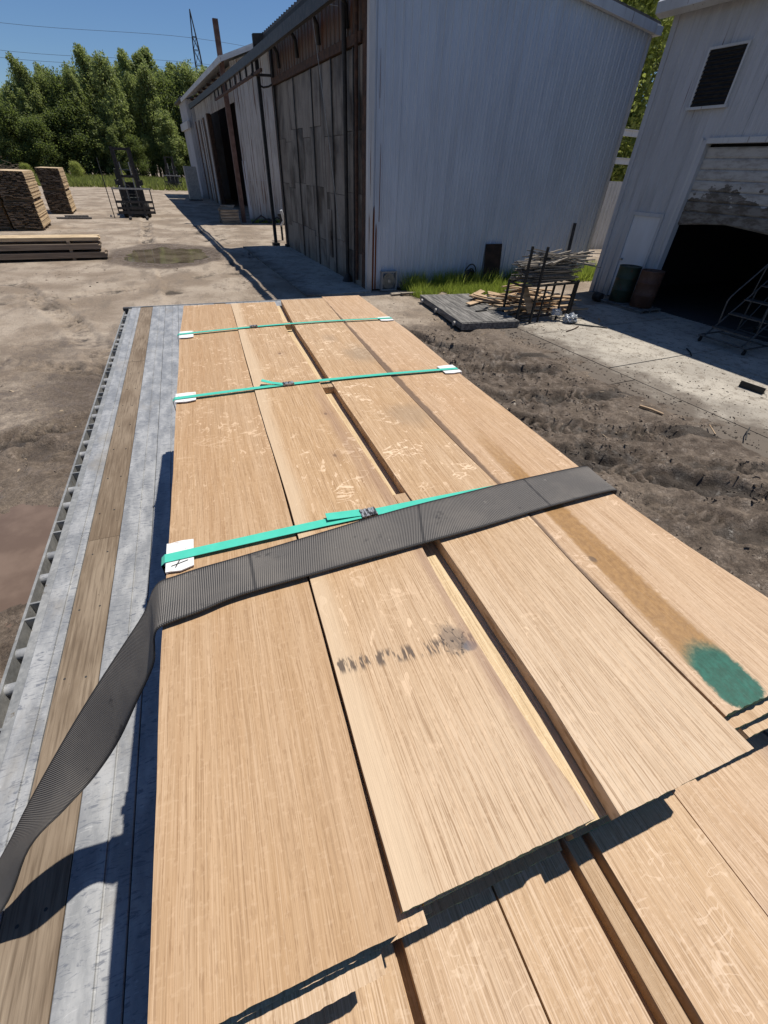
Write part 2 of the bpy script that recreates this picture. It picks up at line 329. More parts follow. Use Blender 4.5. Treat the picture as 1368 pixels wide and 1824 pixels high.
# lower pack
LB = thing('lumber_bundle', 'long lower pack of oak boards lying directly on the deck bunks', 'lumber', (0, 0, 1.47))
ZL = 2.0865
lows = [(-.155, .041, OAKL), (.053, .180, OAKL), (.1825, .288, OAKL), (.303, .328, OAKS), (.342, .497, OAKL), (.500, .742, OAKX), (.745, .86, OAKL)]
for i, (xa, xb, mt) in enumerate(lows):
    hero([(-1.2, xa-.006), (2.5, xa+.055)], [(-1.2, xb-.006), (2.5, xb+.055)], -.72-rr.uniform(0, .03), 2.4, [mt, GREEN], 40+i, ZL-.001*(i % 2), parent=LB, pz=1.47)
sh = {}
for li in range(1, 21):
    wds = [(-.158, .10), (.103, .34), (.343, .60), (.603, .845)] if li % 2 else [(-.15, .07), (.073, .30), (.335, .58), (.583, .85)]
    for j, (xa, xb) in enumerate(wds):
        key = (li % 2, j)
        if key not in sh:
            me = MB().bb(0, xb-xa, 0, 3.12, -.0245, 0).mesh('plank'); me.materials.append(OAKS); sh[key] = me
        link('plank', sh[key], LB, (xa+rr.uniform(-.006, .006)-.008, -.72+rr.uniform(-.02, .02), ZL-1.47-.0258*li), -.0165)
for i, y in enumerate((-.45, .75, 1.95)):
    o = MB().bb(-.16, .86, -.045, .045, 0, .072).build('timber_bunk', OAKS, None, (0, y, 1.473))
    tag(o, ['short timber bunk under the near end of the lower pack', 'short timber bunk under the middle of the lower pack', 'short timber bunk under the far end of the lower pack'][i], 'timber', 'bunks under the lumber packs')
# ---------------------------------------------------------------- ground
def groove(X, Y, path, wd, dep, per, seed):
    """tyre track: a trough with lugs along a polyline"""
    X, Y = X+.16*(vnoise(X,Y,1.9,seed+70)-.5)+.07*(vnoise(X,Y,6,seed+72)-.5), Y+.16*(vnoise(X,Y,1.9,seed+71)-.5)+.07*(vnoise(X,Y,6,seed+73)-.5)
    best = np.full(X.shape, 9.); sv = np.zeros(X.shape); dv = np.zeros(X.shape); acc = 0
    for (xa, ya), (xb, yb) in zip(path[:-1], path[1:]):
        dx, dy = xb-xa, yb-ya; L = math.hypot(dx, dy); t = np.clip(((X-xa)*dx+(Y-ya)*dy)/L/L, 0, 1)
        px, py = X-xa-t*dx, Y-ya-t*dy; d = np.hypot(px, py); sg = np.sign(px*dy-py*dx)
        k = d < best; best = np.where(k, d, best); sv = np.where(k, acc+t*L, sv); dv = np.where(k, d*sg, dv); acc += L
    n = vnoise(X, Y, 1.3, seed)
    prof = sst(wd*1.15, wd*.7, best)
    rim = np.exp(-((best-wd*1.35)/(wd*.35))**2)
    lug = np.tanh(5*np.sin(2*np.pi*(sv-np.abs(dv)*.75)/per))*.5+.5
    f = .25+1.25*n; lk = sst(.38, .68, vnoise(X, Y, 2.3, seed+80)); lug = lug*lk+(1-lk)*.55*vnoise(X, Y, 9, seed+81)
    return (-1.25*dep*prof+dep*.7*rim+prof*lug*dep*1.35)*f, prof*f*(1-.75*lug)
def axis(parts):
    o = []
    for a, b, st in parts: o += list(np.arange(a, b, st))
    return np.array(o)
gx = axis([(-700,-300,100),(-300,-100,40),(-100,-40,8),(-40,-12,2),(-12,-4.5,.3),(-4.5,-.9,.04),(-.9,1.9,.3),(1.9,8.0,.031),(8.0,8.2,.1),(8.2,14,.3),(14,40,2),(40,100,8),(100,300,40),(300,701,100)])
gy = axis([(-60,-4,4),(-4,.9,.3),(.9,9.6,.033),(9.6,10.5,.06),(10.5,16,.1),(16,30,.25),(30,60,1),(60,130,4),(130,400,20),(400,1301,100)])
GX, GY = np.meshgrid(gx, gy)
wetR = sst(2.0, 3.0, GX+.25*fbm(GX,GY,.8,2))*sst(7.9, 6.5, GX+1.6*(fbm(GX,GY,.7,3)-.5)+.0*GY)*sst(10.8, 8.0, GY+1.2*(fbm(GX,GY,.6,4)-.5))
wetL = sst(-.7,-1.2,GX)*sst(-4.8,-3.0,GX+1.5*(fbm(GX,GY,.6,5)-.5)-.25*(GY-4))*sst(7.6, 4.9, GY+1.6*(fbm(GX,GY,.7,6)-.5))
pudC = np.hypot((GX+1.0)/1.55, (GY-20.2)/2.1)+.35*(fbm(GX,GY,.9,8)-.5)
wetC = sst(1.75, .95, pudC)
moist = .50*sst(-.5,-1.0,GX)*sst(15, 6, GY+3*(fbm(GX,GY,.3,31)-.5))+.30*sst(1.5,3,GX)*sst(16, 10, GY)
wet = np.clip(np.maximum(np.maximum(np.maximum(wetR*.9, wetL), wetC*.9), moist*(.4+1.2*fbm(GX,GY,.9,32))), 0, 1)
Z = .05*(fbm(GX,GY,.35,1)-.5)+.02*(fbm(GX,GY,2.2,7)-.5)
far = sst(45, 30, np.hypot(GX, GY)); Z *= far
Z += wetR*(.07*(fbm(GX,GY,1.1,11)-.5)+.014*np.tanh(9*(fbm(GX*.75+GY*.65,(GY*.75-GX*.65)*1.8,3.6,12,3)-.52))+.012*np.tanh(12*(fbm(GX,GY,9,13,2)-.60))+.012*np.tanh(14*(fbm(GX*.8+GY*.6,(GY*.8-GX*.6)*2.2,4.5,19,3)-.55))+.012*(vnoise(GX,GY,15,16)-.5))
Z += wetL*(.06*(fbm(GX,GY,2.5,14)-.5)+.05*(fbm(GX,GY,7,15)-.5)+.02*(vnoise(GX,GY,13,17)-.5))
dark = np.zeros(GX.shape)
for i, (pa, wd, dep, per) in enumerate([
    ([(3.0,7.9),(4.3,6.6),(5.6,6.1),(7.2,6.0)], .19, .085, .15), ([(2.9,6.5),(4.1,5.4),(5.4,4.95),(7.2,4.8)], .21, .09, .16),
    ([(2.6,4.7),(3.8,3.6),(5.0,2.5),(6.6,1.2)], .21, .085, .15), ([(2.5,3.8),(3.6,2.85),(4.8,1.75),(6.2,.5)], .2, .08, .15),
    ([(3.0,5.6),(4.1,4.4),(5.2,3.7),(7.0,3.2)], .19, .075, .15), ([(3.9,10),(4.2,8.2),(5.0,7.0),(6.4,6.7)], .17, .08, .14),
    ([(3.0,9.2),(3.4,7.4),(3.6,5.6),(3.3,3)], .2, .055, .16), ([(4.4,3.6),(5.3,2.8),(6.4,2.3)], .16, .06, .14)]):
    h, p = groove(GX, GY, pa, wd, dep, per, 20+i); Z += h*wetR; dark = np.maximum(dark, p*wetR)
for i, (pa, wd, dep, per) in enumerate([([(-4.4,6.2),(-2.6,5.9),(-1.2,6.6),(.4,9)], .24, .06, .15), ([(-3.8,7.6),(-2.2,6.6),(-1.1,5.6)], .2, .05, .15), ([(-2.3,5.6),(-1.6,4.9),(-1.3,3.5)], .2, .05, .15)]):
    h, p = groove(GX, GY, pa, wd, dep, per, 40+i); Z += h*wetL; dark = np.maximum(dark, p*wetL*.8)
for pa in ([(1.5,11),(1.1,17),(.6,24),(0,40)], [(-.4,9),(-.9,16),(-1.8,24),(-2.5,38)], [(1.9,17.5),(.4,16.2),(-2,14.2),(-6,13)], [(-1.6,8),(-2.6,11),(-4.5,15),(-8,20)], [(-.6,7.5),(-3.6,9.0),(-8,10)], [(2.2,19),(1.5,22),(1.2,30),(1.5,45)]):
    h, p = groove(GX, GY, pa, .24, .045, .2, 60); Z += h*far*(1-wetC); dark = np.maximum(dark, p*.6*far*(1-wetC))
Z -= .05*sst(1.25, .6, pudC)
pudL = np.hypot((GX+2.15)/.62, (GY-3.75)/.75)+.5*(fbm(GX,GY,1.3,9)-.5)
Z -= .05*sst(1.15, .75, pudL)
V_ = GX*Pd.x+GY*Pd.y; U_ = GX*Bd.x+GY*Bd.y
slab = sst(6.35, 7.75, V_+1.5*(fbm(GX,GY,1.1,51)-.5)+.35*(fbm(GX,GY,4,52)-.5))*sst(9.6, 9.0, U_+.5*(fbm(GX,GY,1.5,53)-.5))*sst(-12, -11, U_)
Z = Z*(1-slab)+.022*(1-slab)*sst(6.0, 7.0, V_)*sst(9.8,9.0,U_)*sst(14,9,V_)-.06*slab
ebk = np.exp(-((V_-6.5)/.26)**4)*sst(9.4, 8.9, U_); Z = Z*(1-ebk)+(.014+.05*fbm(GX,GY,3,55))*ebk
ebk = np.exp(-((U_-8.72)/.2)**4)*sst(6.4, 6.7, V_)*sst(7.6, 7.3, V_); Z = Z*(1-ebk)+(.014+.03*fbm(GX,GY,3,56))*ebk
me = bpy.data.meshes.new('ground'); nx, ny = len(gx), len(gy)
me.vertices.add(nx*ny); me.vertices.foreach_set('co', np.stack([GX, GY, Z], -1).ravel())
I = (np.arange(ny-1)[:, None]*nx+np.arange(nx-1)[None]).ravel()
q = np.stack([I, I+1, I+nx+1, I+nx], -1).ravel(); nf = len(I)
me.loops.add(nf*4); me.loops.foreach_set('vertex_index', q.astype(np.int32))
me.polygons.add(nf); me.polygons.foreach_set('loop_start', np.arange(nf, dtype=np.int32)*4); me.polygons.foreach_set('loop_total', np.full(nf, 4, np.int32))
me.polygons.foreach_set('use_smooth', np.ones(nf, bool)); me.update()
ca = me.color_attributes.new('wet', 'FLOAT_COLOR', 'POINT')
ca.data.foreach_set('color', np.stack([wet, dark, wetR, np.ones_like(wet)], -1).astype(np.float32).ravel())
k = NT('yard_dirt'); v = k.obj(False); at = k.sep(k.n('Attribute', None, attribute_name='wet').outputs['Color'])
n1 = k.noise(v, .55, 6, .6); n2 = k.noise(v, 5, 5, .65); n3 = k.noise(v, 38, 4, .7); n5 = k.noise(v, 16, 5, .7); n4 = k.noise(k.map(v, (1, .35, 1)), 2.3, 5, .7)
c = k.mix(k.ss(n1, .38, .62), (.25, .193, .14), (.41, .335, .258))
c = k.mix(k.m('MULTIPLY', k.ss(n4, .50, .64), .6), c, (.20, .16, .122))
c = k.mix(k.m('MULTIPLY', k.ss(n3, .58, .72), .5), c, (.125, .098, .075)); c = k.mix(k.m('MULTIPLY', k.ss(n5, .56, .70), .4), c, (.16, .128, .10))
c = k.mix(k.m('MULTIPLY', k.ss(n3, .36, .26), .4), c, (.48, .42, .34))
mud = k.mix(k.ss(n2, .30, .70), (.072, .053, .039), (.165, .125, .092))
mud = k.mix(k.m('MULTIPLY', k.ss(n1, .46, .62), .45), mud, (.24, .188, .14))
mud = k.mix(k.m('MULTIPLY', k.ss(n3, .58, .68), .4), mud, (.035, .028, .022)); mud = k.mix(k.m('MULTIPLY', k.ss(n5, .54, .62), .3), mud, (.05, .04, .031))
f = k.ss(k.m('ADD', at[0], k.m('MULTIPLY', k.m('SUBTRACT', n2, .5), .7)), .25, .62)
c = k.mix(f, c, mud)
c = k.mix(k.m('MULTIPLY', k.ss(k.m('ADD', at[1], k.m('MULTIPLY', k.m('SUBTRACT', n2, .5), .8)), .28, .62), .78), c, (.034, .027, .021))
c = k.mix(k.m('MULTIPLY', k.ss(k.noise(v, 90, 2, .5), .70, .74), .7), c, (.38, .32, .25))
s1 = k.ss(n2, .46, .56); s2 = k.ss(n5, .48, .58); s3 = k.ss(n3, .48, .64)
k.bump(k.m('ADD', k.m('ADD', k.m('MULTIPLY', s1, .3), k.m('MULTIPLY', s3, .4)), k.m('ADD', k.m('MULTIPLY', n4, .6), k.m('MULTIPLY', s2, .55))), .75, .016)
DIRT = k.out(c, k.m('SUBTRACT', .92, k.m('MULTIPLY', k.m('MULTIPLY', f, k.ss(n2, .45, .62)), .42)), 0, .35)
me.materials.append(DIRT); kind(link('ground', me), 'structure')
# puddles
k = NT('puddle_water'); v = k.obj(False)
k.bump(k.noise(v, 3, 2), .02, .02)
PUD = k.out(k.mix(k.ss(k.noise(v, 1.2, 4), .4, .6), (.10, .078, .055), (.17, .135, .10)), .05, 0, .5)
k = NT('muddy_water'); v = k.obj(False); k.bump(k.noise(v, 6, 3), .03, .01)
PUDM = k.out(k.mix(k.ss(k.noise(v, 2.2, 4), .4, .65), (.135, .092, .066), (.185, .13, .095)), .16, 0, .4)
def puddle(name, cx, cy, rx, ry, z, mt, seed):
    pts = [];
    for i in range(96):
        t = 2*math.pi*i/96; r = 1+.16*math.sin(3*t+seed)+.09*math.sin(7*t+2*seed)+.07*math.sin(11*t+seed)+.05*math.sin(17*t); pts.append((rx*r*math.cos(t), ry*r*math.sin(t), 0))
    return kind(MB().add(pts, [tuple(range(96))]).build(name, mt, None, (cx, cy, z)), 'structure')
puddle('puddle', -1.0, 20.2, 1.7, 2.0, -.020, PUD, 1.0)
puddle('puddle', -2.2, 3.75, 1.0, 1.1, -.028, PUDM, 2.3)
# ---------------------------------------------------------------- concrete
k = NT('old_concrete'); v = k.obj(False); n1 = k.noise(v, .8, 5, .6); n2 = k.noise(v, 5, 6, .7); n3 = k.noise(v, 45, 4, .7)
c = k.mix(k.ss(n1, .35, .65), (.33, .295, .245), (.45, .405, .335))
c = k.mix(k.m('MULTIPLY', k.ss(n2, .50, .64), .7), c, (.215, .178, .138))
sp_ = k.m('MULTIPLY', k.ss(k.noise(v, 26, 4, .65), .57, .63), k.ss(n2, .36, .56)); c = k.mix(k.m('MULTIPLY', sp_, .8), c, (.115, .093, .072)); c = k.mix(k.m('MULTIPLY', k.ss(n3, .60, .68), .6), c, (.10, .08, .06))
xs = k.sep(v); ed = k.ss(k.m('ADD', xs[0], k.m('MULTIPLY', k.m('SUBTRACT', k.noise(v, 1.1, 5, .65), .5), 2.6)), .75, -.25)
c = k.mix(k.m('MULTIPLY', ed, .92), c, k.mix(n2, (.07, .055, .043), (.15, .12, .093)))
k.bump(k.m('ADD', n2, n3), .35, .01)
CONC = k.out(c, .88, 0, .3)
sl_o = link('pavement', None, None, W(9.3, 7.38, 0), BROT); kind(sl_o, 'structure')
ys_ = [0, -1.75, -3.95, -7.2, -11, -15, -19]
for i in range(6):
    MB().bb(-.85, -.012, ys_[i+1]-.6, ys_[i]-.6-.02, -.12, .010).build('slab', CONC, sl_o)
    MB().bb(.006, 2.55, ys_[i+1]+.012, ys_[i]-.012, -.12, .012+.003*(i % 2)).build('slab', CONC, sl_o)
    MB().bb(2.574, 5.1, ys_[i+1]+.012, ys_[i]-.012, -.12, .014-.003*(i % 2)).build('slab', CONC, sl_o)
pad = kind(link('kiln_pavement', None, None, W(12.4, 3.55, 0), BROT), 'structure')
for i in range(3): MB().bb(0, 1.95, i*3.1+.01, i*3.1+3.09, -.1, .035+.002*i).build('slab', CONC, pad)
# ---------------------------------------------------------------- trailer
k = NT('scuffed_aluminium'); v = k.obj(); n1 = k.noise(k.map(v, (14, 5, 5)), 1, 5, .65); n2 = k.noise(k.map(v, (16, 60, 5), (0, 0, 0), (0, 0, .25)), 1, 4, .7, 2.2); n3 = k.noise(k.map(v, (60, 60, 60)), 1, 4, .7)
c = k.mix(k.ss(n1, .35, .68), (.24, .245, .25), (.40, .40, .395))
c = k.mix(k.m('MULTIPLY', k.ss(n2, .52, .66), .75), c, (.12, .13, .155))
c = k.mix(k.m('MULTIPLY', k.ss(n2, .40, .30), .5), c, (.55, .55, .54))
c = k.mix(k.m('MULTIPLY', k.ss(n3, .66, .74), .7), c, (.10, .10, .10))
c = k.mix(k.m('MULTIPLY', k.ss(k.noise(k.map(v, (3, 1.5, 3)), 1, 5, .7), .54, .70), .45), c, (.31, .27, .21))
k.bump(k.m('ADD', n2, n3), .15, .004)
ALU = k.out(c, k.m('ADD', .42, k.m('MULTIPLY', n1, .3)), .15, .4)
k = NT('worn_deck_wood'); v = k.obj(); g = k.noise(k.map(v, (120, 5, 40)), 1, 4, .65); b = k.noise(k.map(v, (8, 2.2, 5)), 1, 4, .6); n3 = k.noise(k.map(v, (70, 40, 40)), 1, 3, .6)
c = k.mix(k.ss(b, .32, .68), (.165, .120, .080), (.265, .205, .145))
c = k.mix(k.m('MULTIPLY', k.ss(g, .45, .68), .65), c, (.095, .066, .043))
c = k.mix(k.m('MULTIPLY', k.ss(g, .42, .30), .4), c, (.36, .29, .21))
c = k.mix(k.m('MULTIPLY', k.ss(n3, .70, .76), .8), c, (.03, .022, .016))
k.bump(g, .5, .003); NAILER = k.out(c, .82, 0, .25)
STEEL = weather('galvanised_steel', (.30, .30, .285), (.44, .43, .40), 9, .5, .1, .5, c3=(.20, .165, .12), f3=.6)
DKSTEEL = weather('dark_steel', (.035, .035, .035), (.07, .065, .06), 8, .55, .15, .3, c3=(.10, .055, .03), f3=.64)
RUB = weather('tyre_rubber', (.018, .018, .018), (.035, .034, .032), 6, .85, .2)
TR = thing('flatbed_trailer', 'long aluminium flatbed trailer with wood nailing strips and side rub rail', 'trailer', (0, 0, 0))
DZ = 1.47; Y0, Y1 = -6.0, 5.87; XL, XR = -.876, 1.657
def dplank(x0, x1, ridge=(.5,)):
    w = x1-x0; pr = [(0, -.03), (w, -.03), (w, -.0018), (w-.002, 0)]
    for f in sorted(ridge, reverse=True): pr += [(w*f+.0045, 0), (w*f+.003, -.0028), (w*f-.001, -.0028), (w*f-.002, .0022), (w*f-.004, .0022), (w*f-.0045, 0)]
    pr += [(.002, 0), (0, -.0018)]
    MB().prism(pr, Y0, Y1).build('deck_plank', ALU, TR, (x0, 0, DZ))
dplank(-.792, -.7035, (.72,))
x = -.5735
for wd in (.135, .135, .135, .135, .135): dplank(x, x+wd-.0025, (.58,)); x += wd
for wd in (.125,): MB().bb(x, x+wd, Y0, Y1, DZ-.035, DZ-.002).build('nailer_board', NAILER, TR); x += wd+.003
for wd in (.135, .135, .135): dplank(x, x+wd-.0025, (.58,)); x += wd
MB().bb(x, 1.355, Y0, Y1, DZ-.03, DZ).build('deck_plank', ALU, TR)
MB().bb(1.358, 1.482, Y0, Y1, DZ-.035, DZ-.002).build('nailer_board', NAILER, TR); dplank(1.485, 1.575, (.3,))
cut = [Y0, -2.7, .2, 1.73, 4.05, Y1-.002]                   # nailing strip in lengths with butt joints
for a, b_ in zip(cut[:-1], cut[1:]): MB().bb(-.7005, -.5765, a+.0015, b_-.0015, DZ-.035, DZ-.003+random.uniform(-.001, .001)).build('nailer_board', NAILER, TR)
scr = MB().lathe([(.004, -.004), (.004, -.0005)], 6).mesh('screw'); scr.materials.append(DKSTEEL)
y = -.2
while y < 5.7:
    for xx_ in (-.672, -.612): link('screw', scr, TR, (xx_+random.uniform(-.006, .006), y+random.uniform(-.01, .01), DZ-.0015))
    y += .305
for sx, xo in ((1, XL), (-1, XR)):
    f = lambda d: xo+sx*d
    a, b_ = sorted((f(.082), f(.050)));
    MB().prism([(a, -.22), (b_, -.22), (b_, -.004), (b_-sx*0, .0), (a, .0)], Y0, Y1).build('side_rail', STEEL, TR, (0, 0, DZ-.012))
    a, b_ = sorted((f(.0), f(.010))); MB().bb(a, b_, Y0, Y1, DZ-.10, DZ-.02).build('rub_rail', STEEL, TR)
    a, b_ = sorted((f(.1095), f(.113)))
sp = MB().lathe([(.0185, 0), (.0185, .040)], 16, axis='x').mesh('spool'); sp.materials.append(ALU)
pk = MB().bb(0, .040, -.004, .004, -.08, 0).mesh('stake_pocket_plate'); pk.materials.append(STEEL)
y = 1.356-.5125*4
while y < 5.8:
    for dy in (0, .0785): link('stake_pocket_plate', pk, TR, (XL+.010, y+dy, DZ-.021))
    for dy in (.2355, .374): link('spool', sp, TR, (XL+.010, y+dy, DZ-.045))
    for dy in (0, .0785): link('stake_pocket_plate', pk, TR, (XR-.050, y+dy, DZ-.021))
    for dy in (.2355, .374): link('spool', sp, TR, (XR-.050, y+dy, DZ-.045))
    y += .5125
MB().bb(XL, XR, Y1+.001, Y1+.02, DZ-.25, DZ+.006).build('end_plate', STEEL, TR)
MB().bb(XL-.004, XL+.05, Y1-.06, Y1+.0005, DZ-.14, DZ+.010).build('corner_block', DKSTEEL, TR)
for xx_ in (-.1, .88): MB().bb(xx_-.06, xx_+.06, Y0, Y1-.1, DZ-.55, DZ-.13).build('frame_beam', DKSTEEL, TR)
cm = MB().bb(XL+.115, XR-.115, -.03, .03, -.1, 0).mesh('cross_member'); cm.materials.append(DKSTEEL)
for i in range(23): link('cross_member', cm, TR, (0, Y0+.3+i*.5125, DZ-.032))
wm = MB().lathe([(.28, -.13), (.49, -.13), (.51, -.10), (.51, .10), (.49, .13), (.28, .13)], 32, axis='x')
rm = MB().lathe([(.05, -.09), (.27, -.12), (.278, -.02), (.278, .12), (.1, .05)], 24, axis='x')
wme, rme = wm.mesh('tyre'), rm.mesh('rim'); wme.materials.append(RUB); rme.materials.append(STEEL)
for yy in (3.2, 4.45):
    for xx_ in (-.62, -.30, 1.08, 1.40):
        wl_ = link('wheel', None, TR, (xx_, yy, .51)); link('tyre', wme, wl_); link('rim', rme, wl_)
wc = MB().lathe([(.045, -.07), (.045, .07)], 16, axis='y').bb(-.06, .06, -.085, -.07, -.08, .07).bb(-.06, .06, .07, .085, -.08, .07)
wc.build('winch', DKSTEEL, TR, (XL+.03, .45, DZ-.19))
# ---------------------------------------------------------------- cargo strap
k = NT('black_webbing'); uv = k.n('UVMap').outputs[0]; s_ = k.sep(uv)
rib = k.m('SINE', k.m('MULTIPLY', s_[0], 2*math.pi/.0035)); v = k.obj(False)
n1 = k.noise(v, 9, 4, .6); n2 = k.noise(v, 45, 4, .7)
fine_ = k.m('SINE', k.m('MULTIPLY', s_[1], 2*math.pi*34))
c = k.mix(k.ss(rib, -.6, .7), (.046, .041, .037), (.185, .166, .145))
c = k.mix(k.m('MULTIPLY', k.ss(n1, .42, .66), .45), c, (.19, .167, .14))
c = k.mix(k.m('MULTIPLY', k.ss(k.noise(k.map(uv, (9, 1.4, 1)), 1, 4, .7), .60, .68), .65), c, (.030, .027, .025))
c = k.mix(k.m('MULTIPLY', k.ss(n2, .66, .72), .4), c, (.30, .27, .23))
for sx_ in (.335, .63, .965): c = k.mix(k.m('MULTIPLY', k.ss(k.m('ABSOLUTE', k.m('SUBTRACT', k.m('ADD', s_[0], k.m('MULTIPLY', s_[1], .012)), sx_)), .004, .0015), .75), c, (.03, .027, .025))
ed = k.ss(k.m('ABSOLUTE', k.m('SUBTRACT', s_[1], .5)), .452, .475); c = k.mix(k.m('MULTIPLY', ed, .8), c, (.022, .02, .019))
k.bump(k.m('ADD', rib, k.m('MULTIPLY', fine_, .3)), .55, .0012); WEB = k.out(c, .5, 0, .5)
zt = ZT+.0095
far_e = [(.845,.640,2.12),(.838,.637,2.19),(.815,.634,2.232),(.790,.634,zt),(.60,.634,zt),(.45,.627,zt+.001),(.289,.618,zt+.002),(.12,.602,zt),(-.032,.586,zt),(-.100,.579,zt+.001),(-.140,.573,zt+.001),(-.166,.572,2.2465),(-.183,.5715,2.228),(-.196,.571,2.205),(-.215,.563,2.179),(-.280,.558,2.100),(-.366,.551,1.994),(-.448,.532,1.894),(-.532,.504,1.791),(-.614,.463,1.691),(-.745,.455,1.53),(-.888,.485,1.37),(-.90,.49,1.29)]
near_e= [(.835,.530,2.12),(.828,.528,2.19),(.805,.527,2.232),(.780,.527,zt+.003),(.58,.522,zt+.003),(.42,.511,zt+.004),(.229,.503,zt+.005),(.09,.498,zt+.004),(-.042,.4925,zt+.003),(-.100,.481,zt+.003),(-.145,.475,zt+.002),(-.168,.472,2.2465),(-.179,.470,2.226),(-.184,.469,2.206),(-.198,.465,2.166),(-.249,.464,2.079),(-.310,.465,1.975),(-.372,.456,1.900),(-.430,.432,1.866),(-.500,.409,1.818),(-.640,.395,1.60),(-.888,.385,1.37),(-.90,.39,1.29)]
def dens(pts, n=6):
    P = [Vector(q) for q in pts]; o = []
    for i in range(len(P)-1):
        p0, p1, p2, p3 = P[max(i-1,0)], P[i], P[i+1], P[min(i+2,len(P)-1)]
        for j in range(n):
            t = j/n; o.append(.5*((2*p1)+(p2-p0)*t+(2*p0-5*p1+4*p2-p3)*t*t+(3*p1-p0-3*p2+p3)*t**3))
    return o+[P[-1]]
FE, NE = dens(far_e), dens(near_e); nw = 8; vs = []; uvs = []; acc = 0
nrm = []
for i in range(len(FE)):
    if i: acc += ((FE[i]+NE[i])/2-(FE[i-1]+NE[i-1])/2).length
    t = ((FE[min(i+1,len(FE)-1)]+NE[min(i+1,len(FE)-1)])-(FE[max(i-1,0)]+NE[max(i-1,0)])).normalized(); nn = t.cross((NE[i]-FE[i]).normalized()).normalized()
    for j in range(nw+1):
        f = j/nw; vs.append(FE[i].lerp(NE[i], f)+nn*(-.0012*math.sin(math.pi*f))); uvs.append((acc, f)); nrm.append(nn)
K = nw+1; n_ = len(vs); R_ = len(FE)
vs2 = [p-q*.0026 for p, q in zip(vs, nrm)]; fs = []
for i in range(R_-1):
    for j in range(nw): a = i*K+j; fs.append((a, a+1, a+K+1, a+K)); fs.append((n_+a+K, n_+a+K+1, n_+a+1, n_+a))
    a = i*K; fs.append((a, a+K, n_+a+K, n_+a)); a = i*K+nw; fs.append((a+K, a, n_+a, n_+a+K))
mb = MB().add(vs+vs2, fs, 0, True); me = mb.mesh('cargo_strap'); ul = me.uv_layers.new(name='UVMap'); uu = uvs+uvs
for l in me.loops: ul.data[l.index].uv = uu[l.vertex_index]
me.materials.append(WEB); tag(link('cargo_strap', me), 'wide black ribbed webbing strap across the boards, twisted down to the deck edge', 'strap')
# ---------------------------------------------------------------- green bands
k = NT('green_band'); v = k.obj(False); n1 = k.noise(v, 60, 3)
c = k.mix(n1, (.06, .47, .33), (.10, .58, .43)); k.bump(k.noise(k.map(v, (400, 400, 10)), 1, 1), .2, .0006); BAND = k.out(c, .33, 0, .5)
SEAL = weather('steel_seal', (.05, .05, .05), (.45, .45, .44), 160, .4, .3, .6, stretch=(1, .35, 1), lo=.42, hi=.56, bd=.002)
k = NT('white_card'); v = k.obj(); n1 = k.noise(v, 30, 5, .7)
c = k.mix(k.ss(n1, .55, .68), (.74, .73, .70), (.60, .54, .45)); CARD = k.out(k.mix(k.m('MULTIPLY', k.ss(k.noise(v, 55, 4, .7), .62, .70), .8), c, (.24, .15, .09)), .8, 0, .2)
INK = plain('black_ink', (.03, .03, .03), .7)
def ribbon(pts, wd, th=.001):
    P = [Vector(q) for q in pts]; b = MB(); vs = []
    for i, q in enumerate(P):
        d = (P[min(i+1,len(P)-1)]-P[max(i-1,0)]); s = Vector((-d.y, d.x, 0)) if abs(d.x)+abs(d.y) > 1e-4 else Vector((0, 1, 0)); s.normalize()
        if s.y < 0: s = -s
        for sg, dz in ((-1, 0), (1, 0), (1, -th), (-1, -th)): vs.append(q+s*(sg*wd/2)+Vector((0, 0, dz)))
    fs = []
    for i in range(len(P)-1):
        for a in range(4): fs.append((i*4+a, i*4+(a+1) % 4, i*4+4+(a+1) % 4, i*4+4+a))
    fs += [(3, 2, 1, 0), tuple(len(P)*4-4+a for a in range(4))]
    return b.add(vs, fs)
zb = ZT+.0068
def band(label, L, R, mid, wd, seal, tail, sides=True):
    o = thing('strapping_band', label, 'strap', (0, 0, 2.09), 0, 'green bands round the upper lumber pack')
    pts = [(L[0]-.007, L[1], 1.95), (L[0]-.007, L[1], zb-.006), (L[0], L[1], zb)]
    pts += [(L[0]+(R[0]-L[0])*i/10, L[1]+(R[1]-L[1])*i/10+mid*math.sin(math.pi*i/10), zb+.0012*math.sin(math.pi*i/10)) for i in range(1, 10)]
    pts += [(R[0], R[1], zb), (R[0]+.007, R[1], zb-.006), (R[0]+.007, R[1], 1.95)]
    ribbon([(x, y, z-2.09) for x, y, z in pts], wd).build('band', BAND, o)
    sx, sy, sr = seal; f = (sx-L[0])/(R[0]-L[0]); py = L[1]+(R[1]-L[1])*f+mid*math.sin(math.pi*f)
    s = MB()
    for i in range(4): s.bb(-sr+i*sr/2+.001, -sr+(i+1)*sr/2-.001, -wd*.56, wd*.56, -.0015, .0035)
    s.bb(-sr, sr, -wd*.53, wd*.53, -.002, .0022); s.build('seal', SEAL, o, (sx, py, zb-2.09+.002), .02)
    if tail:
        a, b_ = tail; ribbon([(a[0], a[1], zb-2.09+.006+a[2]), ((a[0]+b_[0])/2, (a[1]+b_[1])/2, zb-2.09+.005), (b_[0], b_[1], zb-2.09+.003)], wd).build('tail', BAND, o)
    return o
band('thin green plastic band nearest the far end of the upper pack', (-.127, 1.968), (.829, 2.000), .028, .016, (.178, 0, .016), None)
band('green plastic band with a loose tail, middle of the three', (-.142, 1.325), (.816, 1.318), .018, .017, (.201, 0, .018), ((.120, 1.366, .006), (.185, 1.338, 0)))
band('green plastic band partly under the black webbing strap', (-.159, .626), (.800, .612), .010, .0215, (.229, 0, .017), ((.142, .6395, .001), (.214, .6355, 0)))
